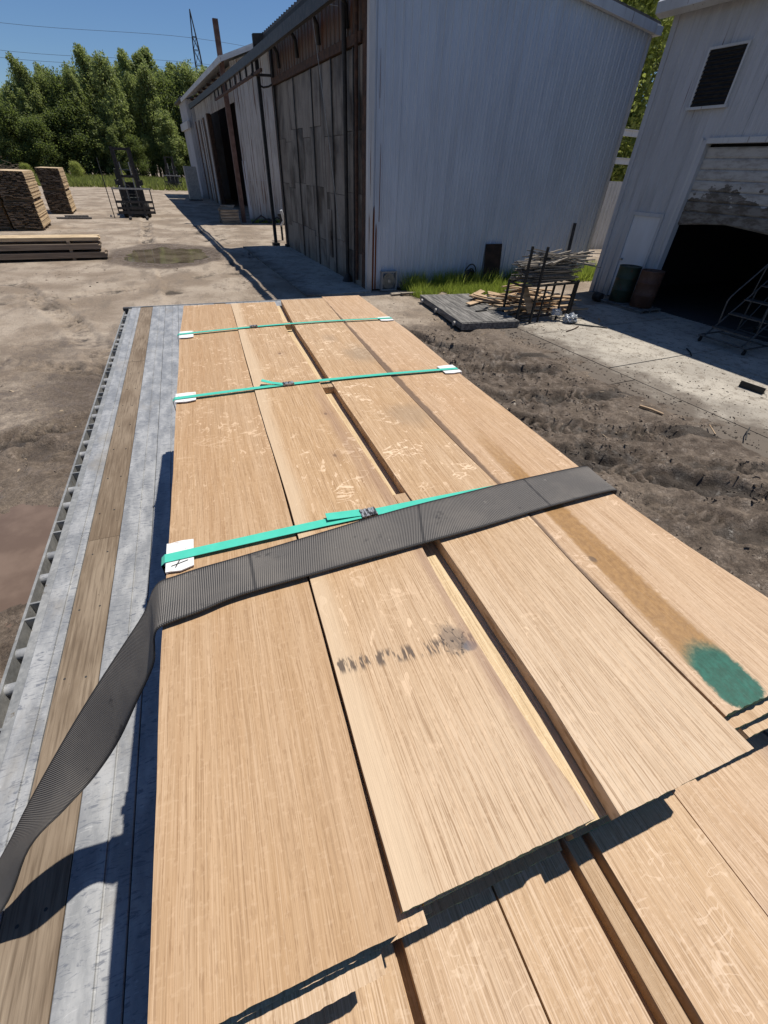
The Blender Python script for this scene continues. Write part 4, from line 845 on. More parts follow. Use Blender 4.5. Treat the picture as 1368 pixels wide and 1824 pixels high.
for i in range(3):
    o = MB().box((0, 0, 0), (1.3, .2, .05)).build('scrap_board', PW, None, (8.9+i*.05, 9.75+.22*i, .05+.05*i), .1*i-.1); tag(o, 'thick oak board at the right end of the heap by the workshop', 'board', 'thick boards at the heap end')
# plastic sheet
k = NT('clear_plastic'); v = k.obj(); k.bump(k.noise(v, 22, 4, .6, 1.0), .9, .03); PLA = k.out(k.mix(k.ss(k.noise(v, 14, 4), .4, .6), (.62, .64, .66), (.30, .32, .34)), .14, 0, .8)
def crumple(name, r, seed, mt, loc, sq=.6):
    import bmesh
    bm = bmesh.new(); bmesh.ops.create_icosphere(bm, subdivisions=3, radius=r); q = random.Random(seed)
    for vv in bm.verts: vv.co *= 1+q.uniform(-.28, .28); vv.co.z *= sq; vv.co.z = max(vv.co.z, -r*sq*.55)
    me = bpy.data.meshes.new(name); bm.to_mesh(me); bm.free(); me.materials.append(mt); return link(name, me, None, loc)
tag(crumple('plastic_wrap', .17, 4, PLA, (8.42, 8.68, .10), .75), 'larger crumpled bundle of shiny clear plastic wrap before the rack', 'plastic')
tag(crumple('plastic_wrap', .12, 8, PLA, (8.14, 8.92, .20), .8), 'smaller wad of shiny plastic wrap caught under the rack', 'plastic')
for a, b, r, lb, mt in (((7.75, 8.0), (8.35, 8.28), .012, 'thin rusty rod on the concrete in front of the rack', RUST), ((8.35, 8.55), (9.0, 8.0), .014, 'dark strip of banding trailing from the plastic wrap', BLACK), ((8.4, 8.45), (8.8, 8.15), .012, 'short dark strip beside the trailing banding', BLACK), ((9.15, 8.45), (9.42, 8.75), .018, 'pale broken stick on the concrete near the shadow edge', PW), ((8.75, 8.95), (9.05, 8.85), .012, 'short dark stick on the concrete right of the rack', DKSTEEL), ((9.6, 6.3), (9.25, 5.9), .012, 'bent dark wire lying at the shadow edge on the slab', BLACK)):
    o = MB().tube([(a[0], a[1], .03), ((a[0]+b[0])/2+.02, (a[1]+b[1])/2-.015, .032), (b[0], b[1], .03)], r, 6).build('loose_strip', mt); tag(o, lb, 'debris')
o = MB().bb(-.045, .045, -.2, .2, 0, .012).bb(-.045, -.03, -.2, .2, .012, .10).build('angle_iron', BLACK, None, (8.75, 4.28, .02), .15); tag(o, 'short dark angle iron lying on the sunny slab', 'angle iron')
for x, y, L, rz, lb in ((6.15, 4.12, .36, 1.9, 'pale split stick standing out on the dark mud'), (6.9, 3.1, .5, .5, 'thin dark branch on the mud by the slab edge'), (6.5, 3.35, .3, .9, 'thin pale twig on the mud near the slab edge')):
    o = MB().tube([(-L/2, 0, 0), (0, .015, .015), (L/2, 0, 0)], .018 if L < .4 and rz > 1 else .009, 6).build('twig', PW if 'pale' in lb else DKSTEEL, None, (x, y, .06), rz); tag(o, lb, 'stick')
# ---------------------------------------------------------------- drums
def drum(name, loc, c1, c2, label):
    o = thing(name, label, 'barrel', loc, random.uniform(0, 3), 'drums by the workshop door'); mt = weather('drum_paint_'+label[:5], c1, c2, 4, .6, .2, 0, c3=(.07, .03, .015), f3=.55)
    MB().lathe([(.26, .0), (.285, .01), (.285, .29), (.295, .305), (.285, .32), (.285, .58), (.295, .595), (.285, .61), (.285, .86), (.295, .88), (.28, .88), (.275, .855)], 28).build('body', mt, o)
    MB().lathe([(.03, .856), (.03, .872)], 10, 0, (.15, 0, 0)).build('bung', DKSTEEL, o); return o
drum('oil_drum', (11.28, 9.98, .10), (.020, .035, .022), (.035, .055, .035), 'green steel drum beside the workshop side door')
drum('oil_drum', (11.38, 9.30, .10), (.075, .035, .022), (.12, .06, .04), 'rusty brown steel drum nearest the roller door opening')
o = thing('pallet', 'dark wooden pallet under the two steel drums', 'pallet', (11.32, 9.6, .012), .07)
for i in range(6): MB().bb(-.42, .42, -.70+i*.24, -.52+i*.24, .065, .085).build('slat', GREYW, o)
for x in (-.36, 0, .36): MB().bb(x-.04, x+.04, -.7, .68, 0, .065).build('runner', GREYW, o)
o = MB().lathe([(.1, 0), (.12, .02), (.12, .24), (.1, .26)], 16, axis='y').build('small_can', BLACK, None, (10.85, 10.25, .135)); tag(o, 'small dark can lying on its side left of the green drum', 'can')
# ---------------------------------------------------------------- rolling stairs
LD = thing('rolling_stairs', 'grey tubular rolling warehouse stairs standing in the workshop shadow', 'stairs', (10.45, 5.62, .012), .05)
TUB = weather('grey_tube_paint', (.055, .053, .05), (.10, .095, .09), 6, .5, .1, .2)
fr = MB(); r = .018
for y in (0, 1.08): fr.tube([(0, y, .14), (2.1, y, .14)], r, 8)
for x in (0, .7, 1.4, 2.1): fr.tube([(x, 0, .14), (x, 1.08, .14)], r, 8)
fr.build('base_frame', TUB, LD)
for y in (.12, .96):
    MB().tube([(.02, y, .16), (2.0, y, 1.75)], .018, 8).build('stringer', TUB, LD)
    MB().tube([(.30, y, .38), (.22, y, .85), (.26, y, .93), (.36, y, 1.02), (1.9, y, 2.25), (2.2, y, 2.3), (2.2, y, 1.75)], .017, 8).build('handrail', TUB, LD)
    for x, zb_, zt2 in ((1.15, .14, 1.05), (1.95, .14, 1.7)): MB().tube([(x, y, zb_), (x-.05, y, zt2)], r, 8).build('leg', TUB, LD)
    MB().tube([(1.15, y, .16), (1.95, y, 1.2)], .014, 6).build('brace', TUB, LD)
    MB().tube([(1.0, y, .95), (1.0, y, 1.53)], .014, 6).build('baluster', TUB, LD)
for i in range(6): MB().bb(.12+i*.33, .38+i*.33, .13, .95, .315+i*.262, .335+i*.262).build('step', TUB, LD)
for x in (.05, 2.05):
    for y in (.04, 1.04): MB().lathe([(.055, -.015), (.055, .015)], 14, 0, (x, y, .055), 'y').bb(x-.02, x+.02, y-.022, y+.022, .09, .135).build('caster', BLACK, LD)
# ---------------------------------------------------------------- forklifts
FKP = weather('grimy_forklift_paint', (.028, .032, .028), (.06, .065, .055), 4, .55, .15, .1, c3=(.12, .10, .07), f3=.64)
GLS = plain('dusty_glass', (.10, .12, .12), .15)
def forklift(label, loc, rz, sc=1.0):
    o = thing('forklift', label, 'forklift', loc, rz, 'forklifts parked in the yard'); o.scale = (sc, sc, sc)
    b = MB(); b.bb(-.62, .62, .45, 2.6, .38, .95).bb(-.58, .58, 1.55, 2.75, .95, 1.35).prism([(-.55, .3), (.55, .3), (.5, .55), (-.5, .55)], .3, .5).build('body', FKP, o)
    MB().bb(-.64, .64, 2.6, 2.95, .45, 1.3).build('counterweight', FKP, o)
    for x in (-.45, .45):
        MB().bb(x-.07, x+.07, -.02, .12, .12, 3.25).build('mast_rail', BLACK, o)
        MB().bb(x*.78-.045, x*.78+.045, .02, .16, .2, 3.15).build('inner_mast_rail', DKSTEEL, o)
        MB().tube([(x*.55, .1, .4), (x*.55, .1, 2.6)], .035, 8).build('lift_cylinder', STEEL, o)
        MB().bb(x-.06, x+.06, -1.25, -.08, .05, .10).bb(x-.06, x+.06, -.14, -.08, .05, .72).build('fork', DKSTEEL, o)
        MB().bb(x*1.3-.04, x*1.3+.04, .55, .63, .95, 2.20).build('guard_post', FKP, o); MB().bb(x*1.2-.04, x*1.2+.04, 2.0, 2.08, 1.3, 2.20).build('guard_post', FKP, o)
        MB().tube([(x*.9, .5, 1.85), (x*1.5, .3, 1.7)], .02, 6).bb(x*1.5-.06, x*1.5+.06, .28, .32, 1.55, 1.8).build('mirror', DKSTEEL, o)
        MB().lathe([(.06, 0), (.075, .05)], 12, 0, (x*1.15, .42, 1.45), 'y').build('headlight', plain('lamp_glass_%d' % (x > 0), (.6, .6, .55), .3), o)
    for z in (1.9, 3.1): MB().bb(-.5, .5, .05, .13, z, z+.12).build('mast_crossbar', BLACK, o)
    MB().bb(-.98, .98, -.08, -.02, .42, .54).bb(-.98, .98, -.08, -.02, .72, .84).build('carriage', DKSTEEL, o)
    for x in (-.98, -.6, -.2, .2, .6, .98): MB().bb(x-.03, x+.03, -.075, -.03, .2, 1.36).build('backrest_bar', DKSTEEL, o)
    MB().bb(-1.02, 1.02, -.085, -.025, 1.36, 1.44).build('backrest_top', STEEL, o); MB().bb(-.98, .98, -.12, -.085, .2, .34).build('backrest_foot', DKSTEEL, o)
    g = MB()
    for i in range(7): g.bb(-.56, .56, .58+i*.24, .63+i*.24, 2.2, 2.25)
    g.bb(-.60, -.55, .52, 2.1, 2.19, 2.27).bb(.55, .60, .52, 2.1, 2.19, 2.27).build('overhead_guard', FKP, o)
    MB().bb(-.25, .25, 1.5, 1.62, 1.0, 1.65).bb(-.25, .25, 1.1, 1.6, .95, 1.08).build('seat', BLACK, o)
    MB().tube([(-.15+.18*math.cos(t*math.pi/8), .95, 1.35+.18*math.sin(t*math.pi/8)) for t in range(17)], .015, 6).build('steering_wheel', BLACK, o)
    for x in (-.62, .62):
        for y, r in ((.45, .40), (2.35, .34)):
            wl_ = link('wheel', None, o, (x, y, r)); MB().lathe([(r*.55, -.13), (r*.95, -.13), (r, -.10), (r, .10), (r*.95, .13), (r*.55, .13)], 22, axis='x').build('tyre', RUB, wl_)
            MB().lathe([(.05, -.08), (r*.54, -.11), (r*.54, .11), (.05, .08)], 16, axis='x').build('rim', STEEL, wl_)
    return o
forklift('dark grimy forklift facing the camera on the open dirt', W(34.2, -.28), BROT+.03)
forklift('small far forklift parked by the end of the building row', W(68, 4.2), BROT-.1, .95)
o = MB().tube([W(33.9, -1.55, 0), W(33.95, -1.55, 2.75)], .025, 6).build('antenna_pole', DKSTEEL); tag(o, 'thin dark pole standing left of the near forklift', 'pole')
# ---------------------------------------------------------------- lumber stored on the left
LUM = weather('golden_lumber', (.44, .32, .185), (.62, .475, .30), 10, .75, .2, stretch=(.2, .2, 4))  # golden board tone, lighter than the brown bundles
LUMD = weather('brown_lumber', (.18, .135, .095), (.29, .225, .165), 7, .8, .2, stretch=(.1, 1, 1))
k = NT('shaded_weathered_end_grain'); ri = k.n('NewGeometry').outputs['Random Per Island']
ENDG = k.out(k.mix(k.ss(ri, .35, 1.0), (.022, .017, .013), (.22, .17, .125)), .9, 0, .2)  # weathered ends, coloured darker still for the shade on the stack front
def flat_pack(label, u, v, z0, nl, na, L, mt, wdt, off=0, th=.045):
    o = thing('lumber_bundle', label, 'lumber', W(u, v, z0), BROT, 'bundles stacked by the puddle'); r = random.Random(nl*7+na)
    for a in range(na):
        for l in range(nl):
            dx = r.uniform(-.05, .05); MB().bb(-L+dx+off, dx+off, a*wdt, (a+1)*wdt-.008, l*th, (l+1)*th-.004).build('plank', mt, o)
    return o
for z in (.0, .245, .485):
    for x, tx in ((-1.0, 'right'), (-3.9, 'left')):
        o = MB().bb(-.045, .045, 0, 1.0, 0, .075).build('spacer_stick', LUMD, None, W(19.45, -1.55+x+.05, z), BROT)
        tag(o, '%s crosswise spacer stick %s' % (tx, {0.0: 'under the lowest bundle by the puddle', .245: 'under the middle bundle by the puddle', .485: 'under the top bundle by the puddle'}[z]), 'stick', 'spacers between the bundles by the puddle')
flat_pack('lowest brown lumber bundle of the three by the puddle', 19.4, -1.50, .078, 4, 5, 4.9, LUMD, .19, 0, .041)
flat_pack('middle brown lumber bundle of the three by the puddle', 19.42, -1.62, .323, 4, 5, 5.0, LUMD, .19, 0, .040)
flat_pack('top pale lumber bundle of the three by the puddle', 19.5, -1.60, .563, 2, 3, 5.0, LUM, .26, 0, .05)
def big_pack(label, u, v, z0, seed, nl=30, wd=1.15, L=2.7):
    o = thing('lumber_pack', label, 'lumber', W(u, v, z0), BROT, 'tall packs of drying boards'); r = random.Random(seed); m = MB()
    for l in range(nl):
        x = 0
        while x > -wd:
            w_ = r.uniform(.10, .2); dy = r.uniform(-.05, .05); t_ = .0335
            xa, xb = max(-wd, x-w_)+.004, x-.004+(r.uniform(-.02, .015) if x == 0 else 0); m.bb(xa, xb, dy+.004, L+dy+r.uniform(-.05, .05), l*t_, l*t_+.029); m.bb(xa+.001, xb-.001, dy, dy+.0038, l*t_+.001, l*t_+.028, 1); x -= w_
    kind(m.build('boards', [LUM, ENDG], o), 'stuff'); return o
for (u, v, nm) in ((27.9, -4.33, 'near tall stack left of the forklift'), (28.1, -5.62, 'second tall stack at the left picture edge'), (36.4, -3.85, 'rear tall stack beyond the near one')):
    for j, z in enumerate((.10, 1.20)):
        big_pack(('lower' if j == 0 else 'upper')+' pack of drying boards in the '+nm, u+.03*j, v+.03*j, z, int(u*10)+j, 29)
    for j, y in enumerate((.3, 1.3, 2.3)):
        o = MB().bb(-1.15, .0, 0, .09, 0, .095).build('timber_bunk', LUMD, None, W(u+y, v, 0), BROT); tag(o, ('front', 'middle', 'rear')[j]+' ground bunk under the '+nm, 'timber', 'bunks under the tall stacks')
        o = MB().bb(-1.15, .0, 0, .09, 0, .10).build('timber_bunk', LUMD, None, W(u+y, v, 1.085), BROT); tag(o, ('front', 'middle', 'rear')[j]+' spacer timber between packs of the '+nm, 'timber', 'spacers in the tall stacks')
for dv, L, lb in ((0, 1.7, 'longer grey pole lying beside the tall lumber stack'), (.28, 1.2, 'shorter grey pole lying beside the tall lumber stack')):
    o = MB().bb(0, L, -.06, .06, 0, .09).build('grey_pole', GREYW, None, W(33.4+dv*4, -4.4+dv, .0), BROT); tag(o, lb, 'pole')
# pallet stack by the tall post
rr = random.Random(2)
for j in range(5):
    o = thing('pallet', ('lowest', 'second', 'middle', 'fourth', 'topmost')[j]+' grey pallet in the small stack by the tall post', 'pallet', W(31.0, 4.55, .01+.14*j), BROT+rr.uniform(-.05, .05), 'pallets stacked by the tall post')
    for i in range(5): MB().bb(-.5, .5, -.45+i*.2, -.32+i*.2, .10, .12).build('slat', SW, o)
    for y in (-.42, .0, .40): MB().bb(-.5, .5, y, y+.06, 0, .10).build('runner', SW, o)
for j in range(4):
    o = MB().bb(-.4, .4, -.04, .04, 0, .04).build('scrap_board', SW, None, W(30.9+.1*j, 4.4+.06*j, .70+.045*j), BROT+rr.uniform(-.5, .5)); tag(o, 'short grey board lying loose on the small pallet stack', 'board', 'loose boards on the pallet stack')
# scrap by the far wall, between posts
for i, (u, v) in enumerate(((31.2, 6.9), (31.0, 7.4), (30.8, 6.4))):
    o = MB().tube([W(u, v-.6, .05), W(u+.1, v, .2+.1*i), W(u, v+.5, .08)], .05, 6).build('scrap_pipe', DKSTEEL); tag(o, ('bent dark pipe lying at the foot of the streaked white wall', 'second bent pipe by the streaked white wall, right of the first', 'leftmost bent pipe at the foot of the streaked white wall')[i], 'pipe')
o = thing('valve_stand', 'small dark pipe stand with a pale valve behind the square posts', 'valve', W(23.5, 5.75), BROT)
MB().tube([(0, 0, 0), (0, 0, 1.0)], .05, 8).lathe([(.12, .95), (.14, 1.0), (.12, 1.05)], 12).build('pipe', BLACK, o); MB().tube([(.0, 0, .6), (.1, -.2, .8), (.0, -.25, 1.2)], .06, 8).build('valve', TRIM, o)
# ---------------------------------------------------------------- vegetation
def leaf_mat(name, a, b, tr=.55):
    k = NT(name); ge = k.n('NewGeometry').outputs['Random Per Island']; oi = k.n('ObjectInfo').outputs['Random']
    c = k.mix(ge, a, b); c = k.mix(k.m('MULTIPLY', oi, .35), c, tuple(q*.55 for q in a)); k.out(c, .55, 0, .3)
    t = k.n('BsdfTranslucent', {'Color': k.mix(.4, c, (.30, .38, .06))}); mx = k.n('MixShader', {0: tr, 1: k.b.outputs[0], 2: t.outputs[0]})
    k.t.links.new(mx.outputs[0], k.t.nodes['Material Output'].inputs[0]); return k.mat
LF1 = leaf_mat('poplar_leaves', (.19, .235, .085), (.48, .52, .22)); LF2 = leaf_mat('bright_leaves', (.28, .32, .08), (.60, .62, .20)); LF3 = leaf_mat('dark_leaves', (.075, .105, .04), (.20, .24, .09))
GRS = leaf_mat('grass_blades', (.20, .27, .04), (.40, .46, .09)); GRD = leaf_mat('dry_grass', (.15, .18, .05), (.32, .33, .11)); BARK = weather('tree_bark', (.07, .055, .042), (.13, .105, .08), 6, .9, .3)
def crown_mesh(name, seed, h, r, nleaf, ls, base=.22, slim=1.0, mt=None):
    q = np.random.default_rng(seed); V = []; 
    ncl = 70; cl = []
    for i in range(ncl):
        t = base+(1-base)*q.random()**.85; prof = math.sin(math.pi*((t-base)/(1-base)*.74+.18))**.65
        rr_ = r*prof*math.sqrt(q.random())*slim; a = q.random()*2*math.pi; cl.append((rr_*math.cos(a), rr_*math.sin(a), t*h, r*(.26+.30*q.random())))
    cl.append((0, 0, h*.97, r*.15)); cl.append((q.normal()*.1*r, 0, h*.90, r*.22)); cl = np.array(cl)
    id_ = q.integers(0, len(cl), nleaf); C = cl[id_]; d = q.normal(size=(nleaf, 3)); d /= np.linalg.norm(d, axis=1)[:, None]
    rad = C[:, 3]*q.random(nleaf)**.6; P = C[:, :3]+d*rad[:, None]*np.array([1, 1, 1.35])
    a = q.normal(size=(nleaf, 3)); a /= np.linalg.norm(a, axis=1)[:, None]; b = np.cross(a, q.normal(size=(nleaf, 3))); b /= np.linalg.norm(b, axis=1)[:, None]
    s = ls*(.6+.8*q.random(nleaf))[:, None]; v = np.stack([P-a*s, P+b*s*.45, P+a*s, P-b*s*.45], 1).reshape(-1, 3)
    me = bpy.data.meshes.new(name); me.from_pydata(v.tolist(), [], np.arange(nleaf*4).reshape(-1, 4).tolist()); me.update(); me.materials.append(mt)
    tk = MB().tube([(0, 0, -.3), (.1*r*q.normal(), .1*r*q.normal(), h*.35), (.12*r*q.normal(), .1*r*q.normal(), h*.7), (0, 0, h*.95)], h*.016, 7, r1=h*.003)
    for c in cl[::5]: tk.tube([(0, 0, max(.1*h, c[2]-h*.16)), (c[0]*.5, c[1]*.5, c[2]-h*.06), (c[0], c[1], c[2])], h*.005, 5, r1=h*.0015)
    tm = tk.mesh('trunk'); tm.materials.append(BARK); return me, tm
VAR = [crown_mesh('crown', 1, 16, 2.4, 13000, .19, .12, .9, LF1), crown_mesh('crown', 2, 17.5, 2.0, 13000, .19, .15, .85, LF1), crown_mesh('crown', 3, 14, 3.9, 13000, .20, .08, 1.0, LF2), crown_mesh('crown', 4, 15, 3.4, 12000, .20, .06, 1.0, LF3), crown_mesh('crown', 5, 16.5, 2.2, 13000, .19, .2, .9, LF1)]
def tree(label, x, y, vi, sc, group, z=0):
    o = thing('tree', label, 'tree', (x, y, z), random.uniform(0, 6.28), group); s = sc; o.scale = (s*random.uniform(.9, 1.12), s*random.uniform(.9, 1.12), s)
    link('crown', VAR[vi][0], o); link('trunk', VAR[vi][1], o); return o
rr = random.Random(12); random.seed(12)
spots = []
for i in range(42): spots.append((-34+i*1.22+rr.uniform(-.6, .6), 101+rr.uniform(-3, 5)))
for i in range(34): spots.append((-36+i*1.6+rr.uniform(-.9, .9), 110+rr.uniform(-3, 5)))
hts = {}
for i, (x, y) in enumerate(spots):
    prof = np.interp(x, [-36, -28, -22, -18, -12, -8, -2, 2, 8, 16], [.60, .62, .68, .80, .84, .81, .92, .88, .86, .92])
    vi = rr.choice((0, 1, 4, 0, 3, 4)) if x > -23 else rr.choice((2, 3, 2))
    tree(('tall narrow tree in the leafy row beyond the yard' if x > -23 else 'bushy yellow green tree at the left end of the leafy row'), x, y, vi, prof*rr.uniform(.80, 1.06), 'trees beyond the yard' if x > -23 else 'bushy trees at the left')
for i in range(24):
    x = -34+i*1.9+rr.uniform(-.6, .6); o = tree('low dark bush in the undergrowth at the foot of the trees', x, 97+rr.uniform(-2, 2.5), rr.choice((3, 0, 3, 4)), rr.uniform(.22, .58), 'bushes at the foot of the trees'); o.name = 'bush'; o['category'] = 'bush'; o.scale = (o.scale[0]*1.5, o.scale[1]*1.5, o.scale[2])
for x, y, s in ((-19.5, 88, .11), (-13.2, 87, .14), (-8, 89, .10)):
    o = tree({.11: 'small round bush in the grass, leftmost of three', .14: 'small round bush in the grass, middle and largest of three', .10: 'small round bush in the grass, rightmost of three'}[s], x, y, 2, s, 'bushes in the verge'); o.name = 'bush'; o['category'] = 'bush'; o.scale = (o.scale[0]*1.9, o.scale[1]*1.9, o.scale[2])
NEARV = [crown_mesh('crown', 11, 13, 3.6, 15000, .16, .05, 1.05, LF2), crown_mesh('crown', 12, 14, 3.3, 15000, .16, .05, 1.05, LF1)]
k0 = len(VAR); VAR += NEARV
for i, (x, y, s) in enumerate(((26.6, 29.5, 1.0), (31.0, 32.0, 1.05), (28.8, 35.0, 1.15), (34.5, 35.5, 1.0), (24.5, 35.0, .95), (30.5, 28.2, .42), (27.8, 27.0, .36))):
    tree(('leafy tree showing in the gap between kiln and workshop' if s > .5 else 'lower bushy tree behind the beams in the gap'), x, y, k0+i % 2, s, 'trees behind the gap' if s > .5 else 'bushes behind the gap')
def blades(name, n, fn, h, wd, mt, label, seed):
    q = np.random.default_rng(seed); X, Y, zz, hs = fn(q, n); n = len(X); hh = h*(.5+.9*q.random(n))*hs; a = q.random(n)*2*math.pi; lx = q.normal(size=n)*.35*hh; ly = q.normal(size=n)*.35*hh; w_ = wd*(.6+.8*q.random(n))
    p0 = np.stack([X-w_*np.cos(a), Y-w_*np.sin(a), zz], -1); p1 = np.stack([X+w_*np.cos(a), Y+w_*np.sin(a), zz], -1); p2 = np.stack([X+lx, Y+ly, zz+hh], -1)
    me = bpy.data.meshes.new(name); me.from_pydata(np.stack([p0, p1, p2], 1).reshape(-1, 3).tolist(), [], np.arange(n*3).reshape(-1, 3).tolist()); me.materials.append(mt)
    o = link(name, me); tag(o, label, 'grass'); return kind(o, 'stuff')
def patch(q, n):
    u = 12.5-2.0*q.random(n)**1.3; v = 6.3+5.2*q.random(n); ok = (fbm(u, v, 1.6, 3) > .36) & (u > 11.0+.9*np.abs((v-8.4)/2.6)**2) & (v > 6.5)
    u, v = u[ok], v[ok]; tall = 1+1.3*sst(11.7, 12.5, u)*(fbm(u, v, 2.5, 5) > .5); P = np.outer(u, [Bd.x, Bd.y])+np.outer(v, [Pd.x, Pd.y]); return P[:, 0], P[:, 1], np.zeros(len(u))-.01, tall
blades('grass_patch', 15000, patch, .20, .010, GRS, 'bright green grass patch at the foot of the kiln wall', 3)
def strip(q, n):
    u = 12+2.6*q.random(n); v = 13.2+2.2*q.random(n); P = np.outer(u, [Bd.x, Bd.y])+np.outer(v, [Pd.x, Pd.y]); return P[:, 0], P[:, 1], np.zeros(n), np.ones(n)
blades('weed_strip', 3500, strip, .38, .014, GRS, 'green weeds growing at the corner by the metal fence', 4)
def verge(q, n):
    y = 66+32*q.random(n)**.8; x = -46+58*q.random(n); ok = fbm(x, y, .25, 6) > .34+.25*sst(72, 66, y); return x[ok], y[ok], np.zeros(ok.sum()), np.ones(ok.sum())
blades('verge_grass', 42000, verge, .55, .085, GRD, 'wide strip of green grass between the yard and the trees', 5)
def weeds(q, n):
    v = 5.9+2.6*q.random(n); u = 31.2+.5*q.random(n); P = np.outer(u, [Bd.x, Bd.y])+np.outer(v, [Pd.x, Pd.y]); return P[:, 0], P[:, 1], np.zeros(n), np.ones(n)
blades('weed_strip', 900, weeds, .16, .02, GRS, 'thin weeds along the foot of the streaked white wall', 6)
# brush heap and dirt bank at the far left
m = MB(); q = random.Random(8)
for i in range(260):
    a = q.uniform(0, 6.28); d = q.random()**.6; x, y, z = 5.5*d*math.cos(a), 3*d*math.sin(a), 2.4*(1-d*d)*q.random(); L = q.uniform(.5, 1.6); b = q.uniform(0, 6.28); e = q.uniform(-.4, .5)
    m.tube([(x, y, z), (x+L*math.cos(b), y+L*math.sin(b), z+L*e)], .04, 4)
o = m.build('brush_heap', weather('dead_brush', (.09, .065, .045), (.19, .145, .10), 5, .9), None, (-23.5, 88, 0)); tag(o, 'brown heap of dead brush at the left edge before the trees', 'brush'); kind(o, 'stuff')
# ---------------------------------------------------------------- power line
PT = thing('lattice_tower', 'tall steel lattice power tower rising behind the trees', 'tower', (10.9, 165, 0))
TS = plain('tower_steel', (.035, .038, .045), .6)
def tw(z): return 3.2*(1-z/36)+.35 if z < 27 else max(.05, .95*(31.6-z)/4.6)
lv_ = [0, 5, 10, 14.5, 18.5, 22, 24.7, 27]
for sx in (-1, 1):
    for sy in (-1, 1):
        MB().tube([(sx*tw(z)/2*1.0, sy*tw(z)/2, z) for z in lv_]+[(0, 0, 31.6)], .13, 5).build('leg', TS, PT)
for a, b in zip(lv_[:-1], lv_[1:]):
    wa, wb = tw(a)/2, tw(b)/2
    for s in (-1, 1):
        m = MB()
        for p0, p1 in (((-wa, s*wa, a), (wb, s*wb, b)), ((wa, s*wa, a), (-wb, s*wb, b)), ((-wb, s*wb, b), (wb, s*wb, b))): m.tube([p0, p1], .075, 4)
        m.build('brace', TS, PT)
        m = MB()
        for p0, p1 in (((s*wa, -wa, a), (s*wb, wb, b)), ((s*wa, wa, a), (s*wb, -wb, b)), ((s*wb, -wb, b), (s*wb, wb, b))): m.tube([p0, p1], .075, 4)
        m.build('brace', TS, PT)
for zt2, lb in ((26.8, 'top'), (22.4, 'second'), (21.2, 'lowest')):
    pl = [Vector((-70, 165, zt2-.4)), Vector((-30, 165, zt2-1.5)), Vector((10.9, 165, zt2)), Vector((50, 160, zt2-2.0)), Vector((95, 156, zt2-1.6))]
    o = MB().tube(dens(pl, 8), .035, 4).build('power_line', TS); tag(o, '%s dark power line strung across the sky to the lattice tower' % lb, 'cable', 'lines on the lattice tower')

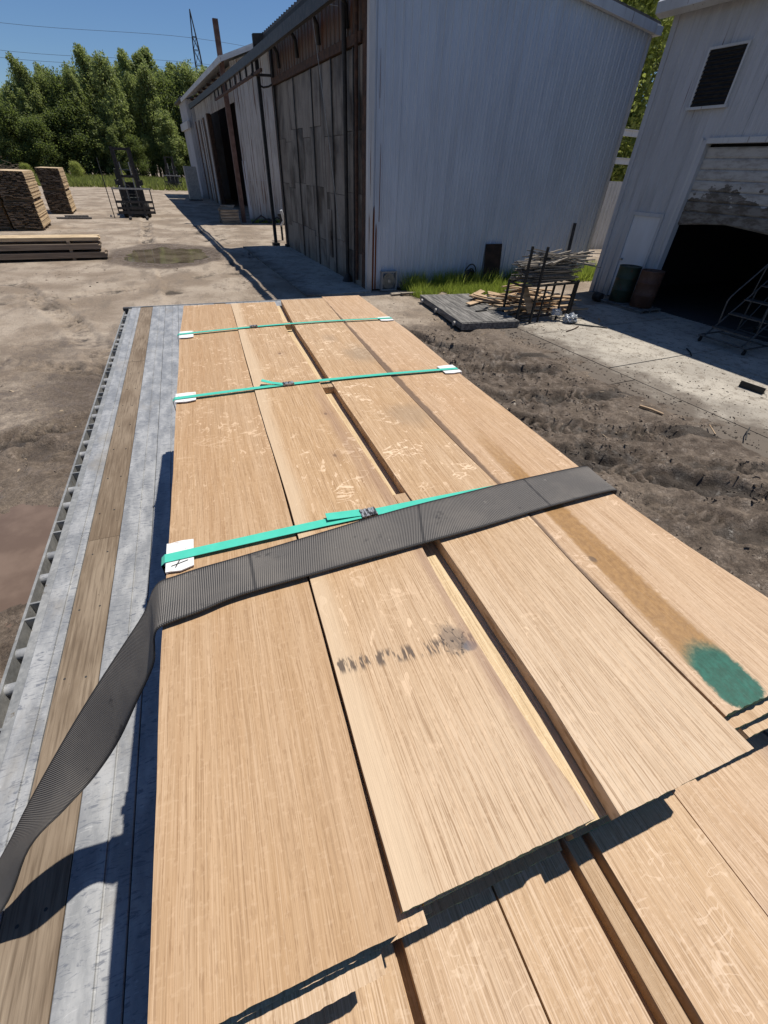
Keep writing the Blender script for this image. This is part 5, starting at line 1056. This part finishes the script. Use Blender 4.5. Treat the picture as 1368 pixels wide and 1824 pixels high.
# ---------------------------------------------------------------- chips, bark and clods scattered over the yard
def scatter(name, n, mt, label, seed, smin, smax, flat, fn):
    q = np.random.default_rng(seed); X, Y = fn(q, n); n = len(X); sz = smin+(smax-smin)*q.random(n)**2.2
    ix = np.clip(np.searchsorted(gx, X), 0, len(gx)-1); iy = np.clip(np.searchsorted(gy, Y), 0, len(gy)-1); zz = Z[iy, ix]
    base = np.array([(-1,-.35,0),(1,-.3,0),(.9,.35,0),(-1,.3,0),(-.8,-.2,1),(.75,-.2,1),(.7,.25,1),(-.75,.2,1)], float); fc = np.array([(4,5,6,7),(0,1,5,4),(1,2,6,5),(2,3,7,6),(3,0,4,7)])
    a = q.random(n)*6.283; el = .5+1.0*q.random(n); th = flat*(.5+q.random(n)); j = 1+.35*q.normal(size=(n, 8, 3))*.6
    P = base[None]*j; px = P[..., 0]*(sz*el)[:, None]; py = P[..., 1]*(sz*(1.2 if flat > .5 else 1))[:, None]; pz = P[..., 2]*(sz*th)[:, None]
    wx = X[:, None]+px*np.cos(a)[:, None]-py*np.sin(a)[:, None]; wy = Y[:, None]+px*np.sin(a)[:, None]+py*np.cos(a)[:, None]; wz = zz[:, None]+pz-.25*(sz*th)[:, None]+px*(.15*q.normal(size=n))[:, None]
    v = np.stack([wx, wy, wz], -1).reshape(-1, 3); f = (fc[None]+8*np.arange(n)[:, None, None]).reshape(-1, 4)
    me = bpy.data.meshes.new(name); me.from_pydata(v.tolist(), [], f.tolist()); me.update(); me.materials.append(mt); return kind(tag(link(name, me), label, 'debris'), 'stuff')
def yard(q, n):
    x = -12+22*q.random(n); y = 2+26*q.random(n)**1.2; ok = ((x < -1.0) | (x > 1.9) | (y > 6.2)) & (x*Pd.x+y*Pd.y < 6.9) & (fbm(x, y, .5, 90) > .38) & ~((x*Pd.x+y*Pd.y > 5.2) & (y > 12.3)) & (np.hypot((x+1)/1.9, (y-20.2)/2.3) > 1) & (np.hypot((x+2.2)/1.1, (y-3.75)/1.2) > 1); return x[ok], y[ok]
def slabs(q, n):
    u = -1+9.8*q.random(n); v = 6.9+2.9*q.random(n)**2.2; P = np.outer(u, [Bd.x, Bd.y])+np.outer(v, [Pd.x, Pd.y]); return P[:, 0], P[:, 1]
def ruts(q, n):
    x = 2.1+5*q.random(n); y = 1+9*q.random(n); ok = fbm(x, y, 1.5, 91) > .45; return x[ok], y[ok]
k = NT('wood_chip'); ri = k.n('NewGeometry').outputs['Random Per Island']; CHIP = k.out(k.mix(ri, (.12, .085, .055), (.46, .36, .25)), .85, 0, .2)
k = NT('mud_clod'); ri = k.n('NewGeometry').outputs['Random Per Island']; CLOD = k.out(k.mix(ri, (.055, .043, .034), (.20, .16, .125)), .9, 0, .25)
scatter('wood_chips', 3200, CHIP, 'pale wood chips and bark bits strewn over the yard', 61, .007, .045, .22, yard)
scatter('mud_clods', 9000, CLOD, 'dark mud clods lying along the tyre tracks', 62, .005, .026, .6, ruts)
scatter('mud_clods', 2600, CLOD, 'small mud crumbs lying over the packed dirt', 63, .006, .024, .6, yard)
Z_keep = Z; Z = np.full_like(Z, .015)
scatter('mud_crumbs', 2600, CLOD, 'dark mud crumbs carried onto the concrete slab', 64, .004, .020, .5, slabs)
Z = Z_keep
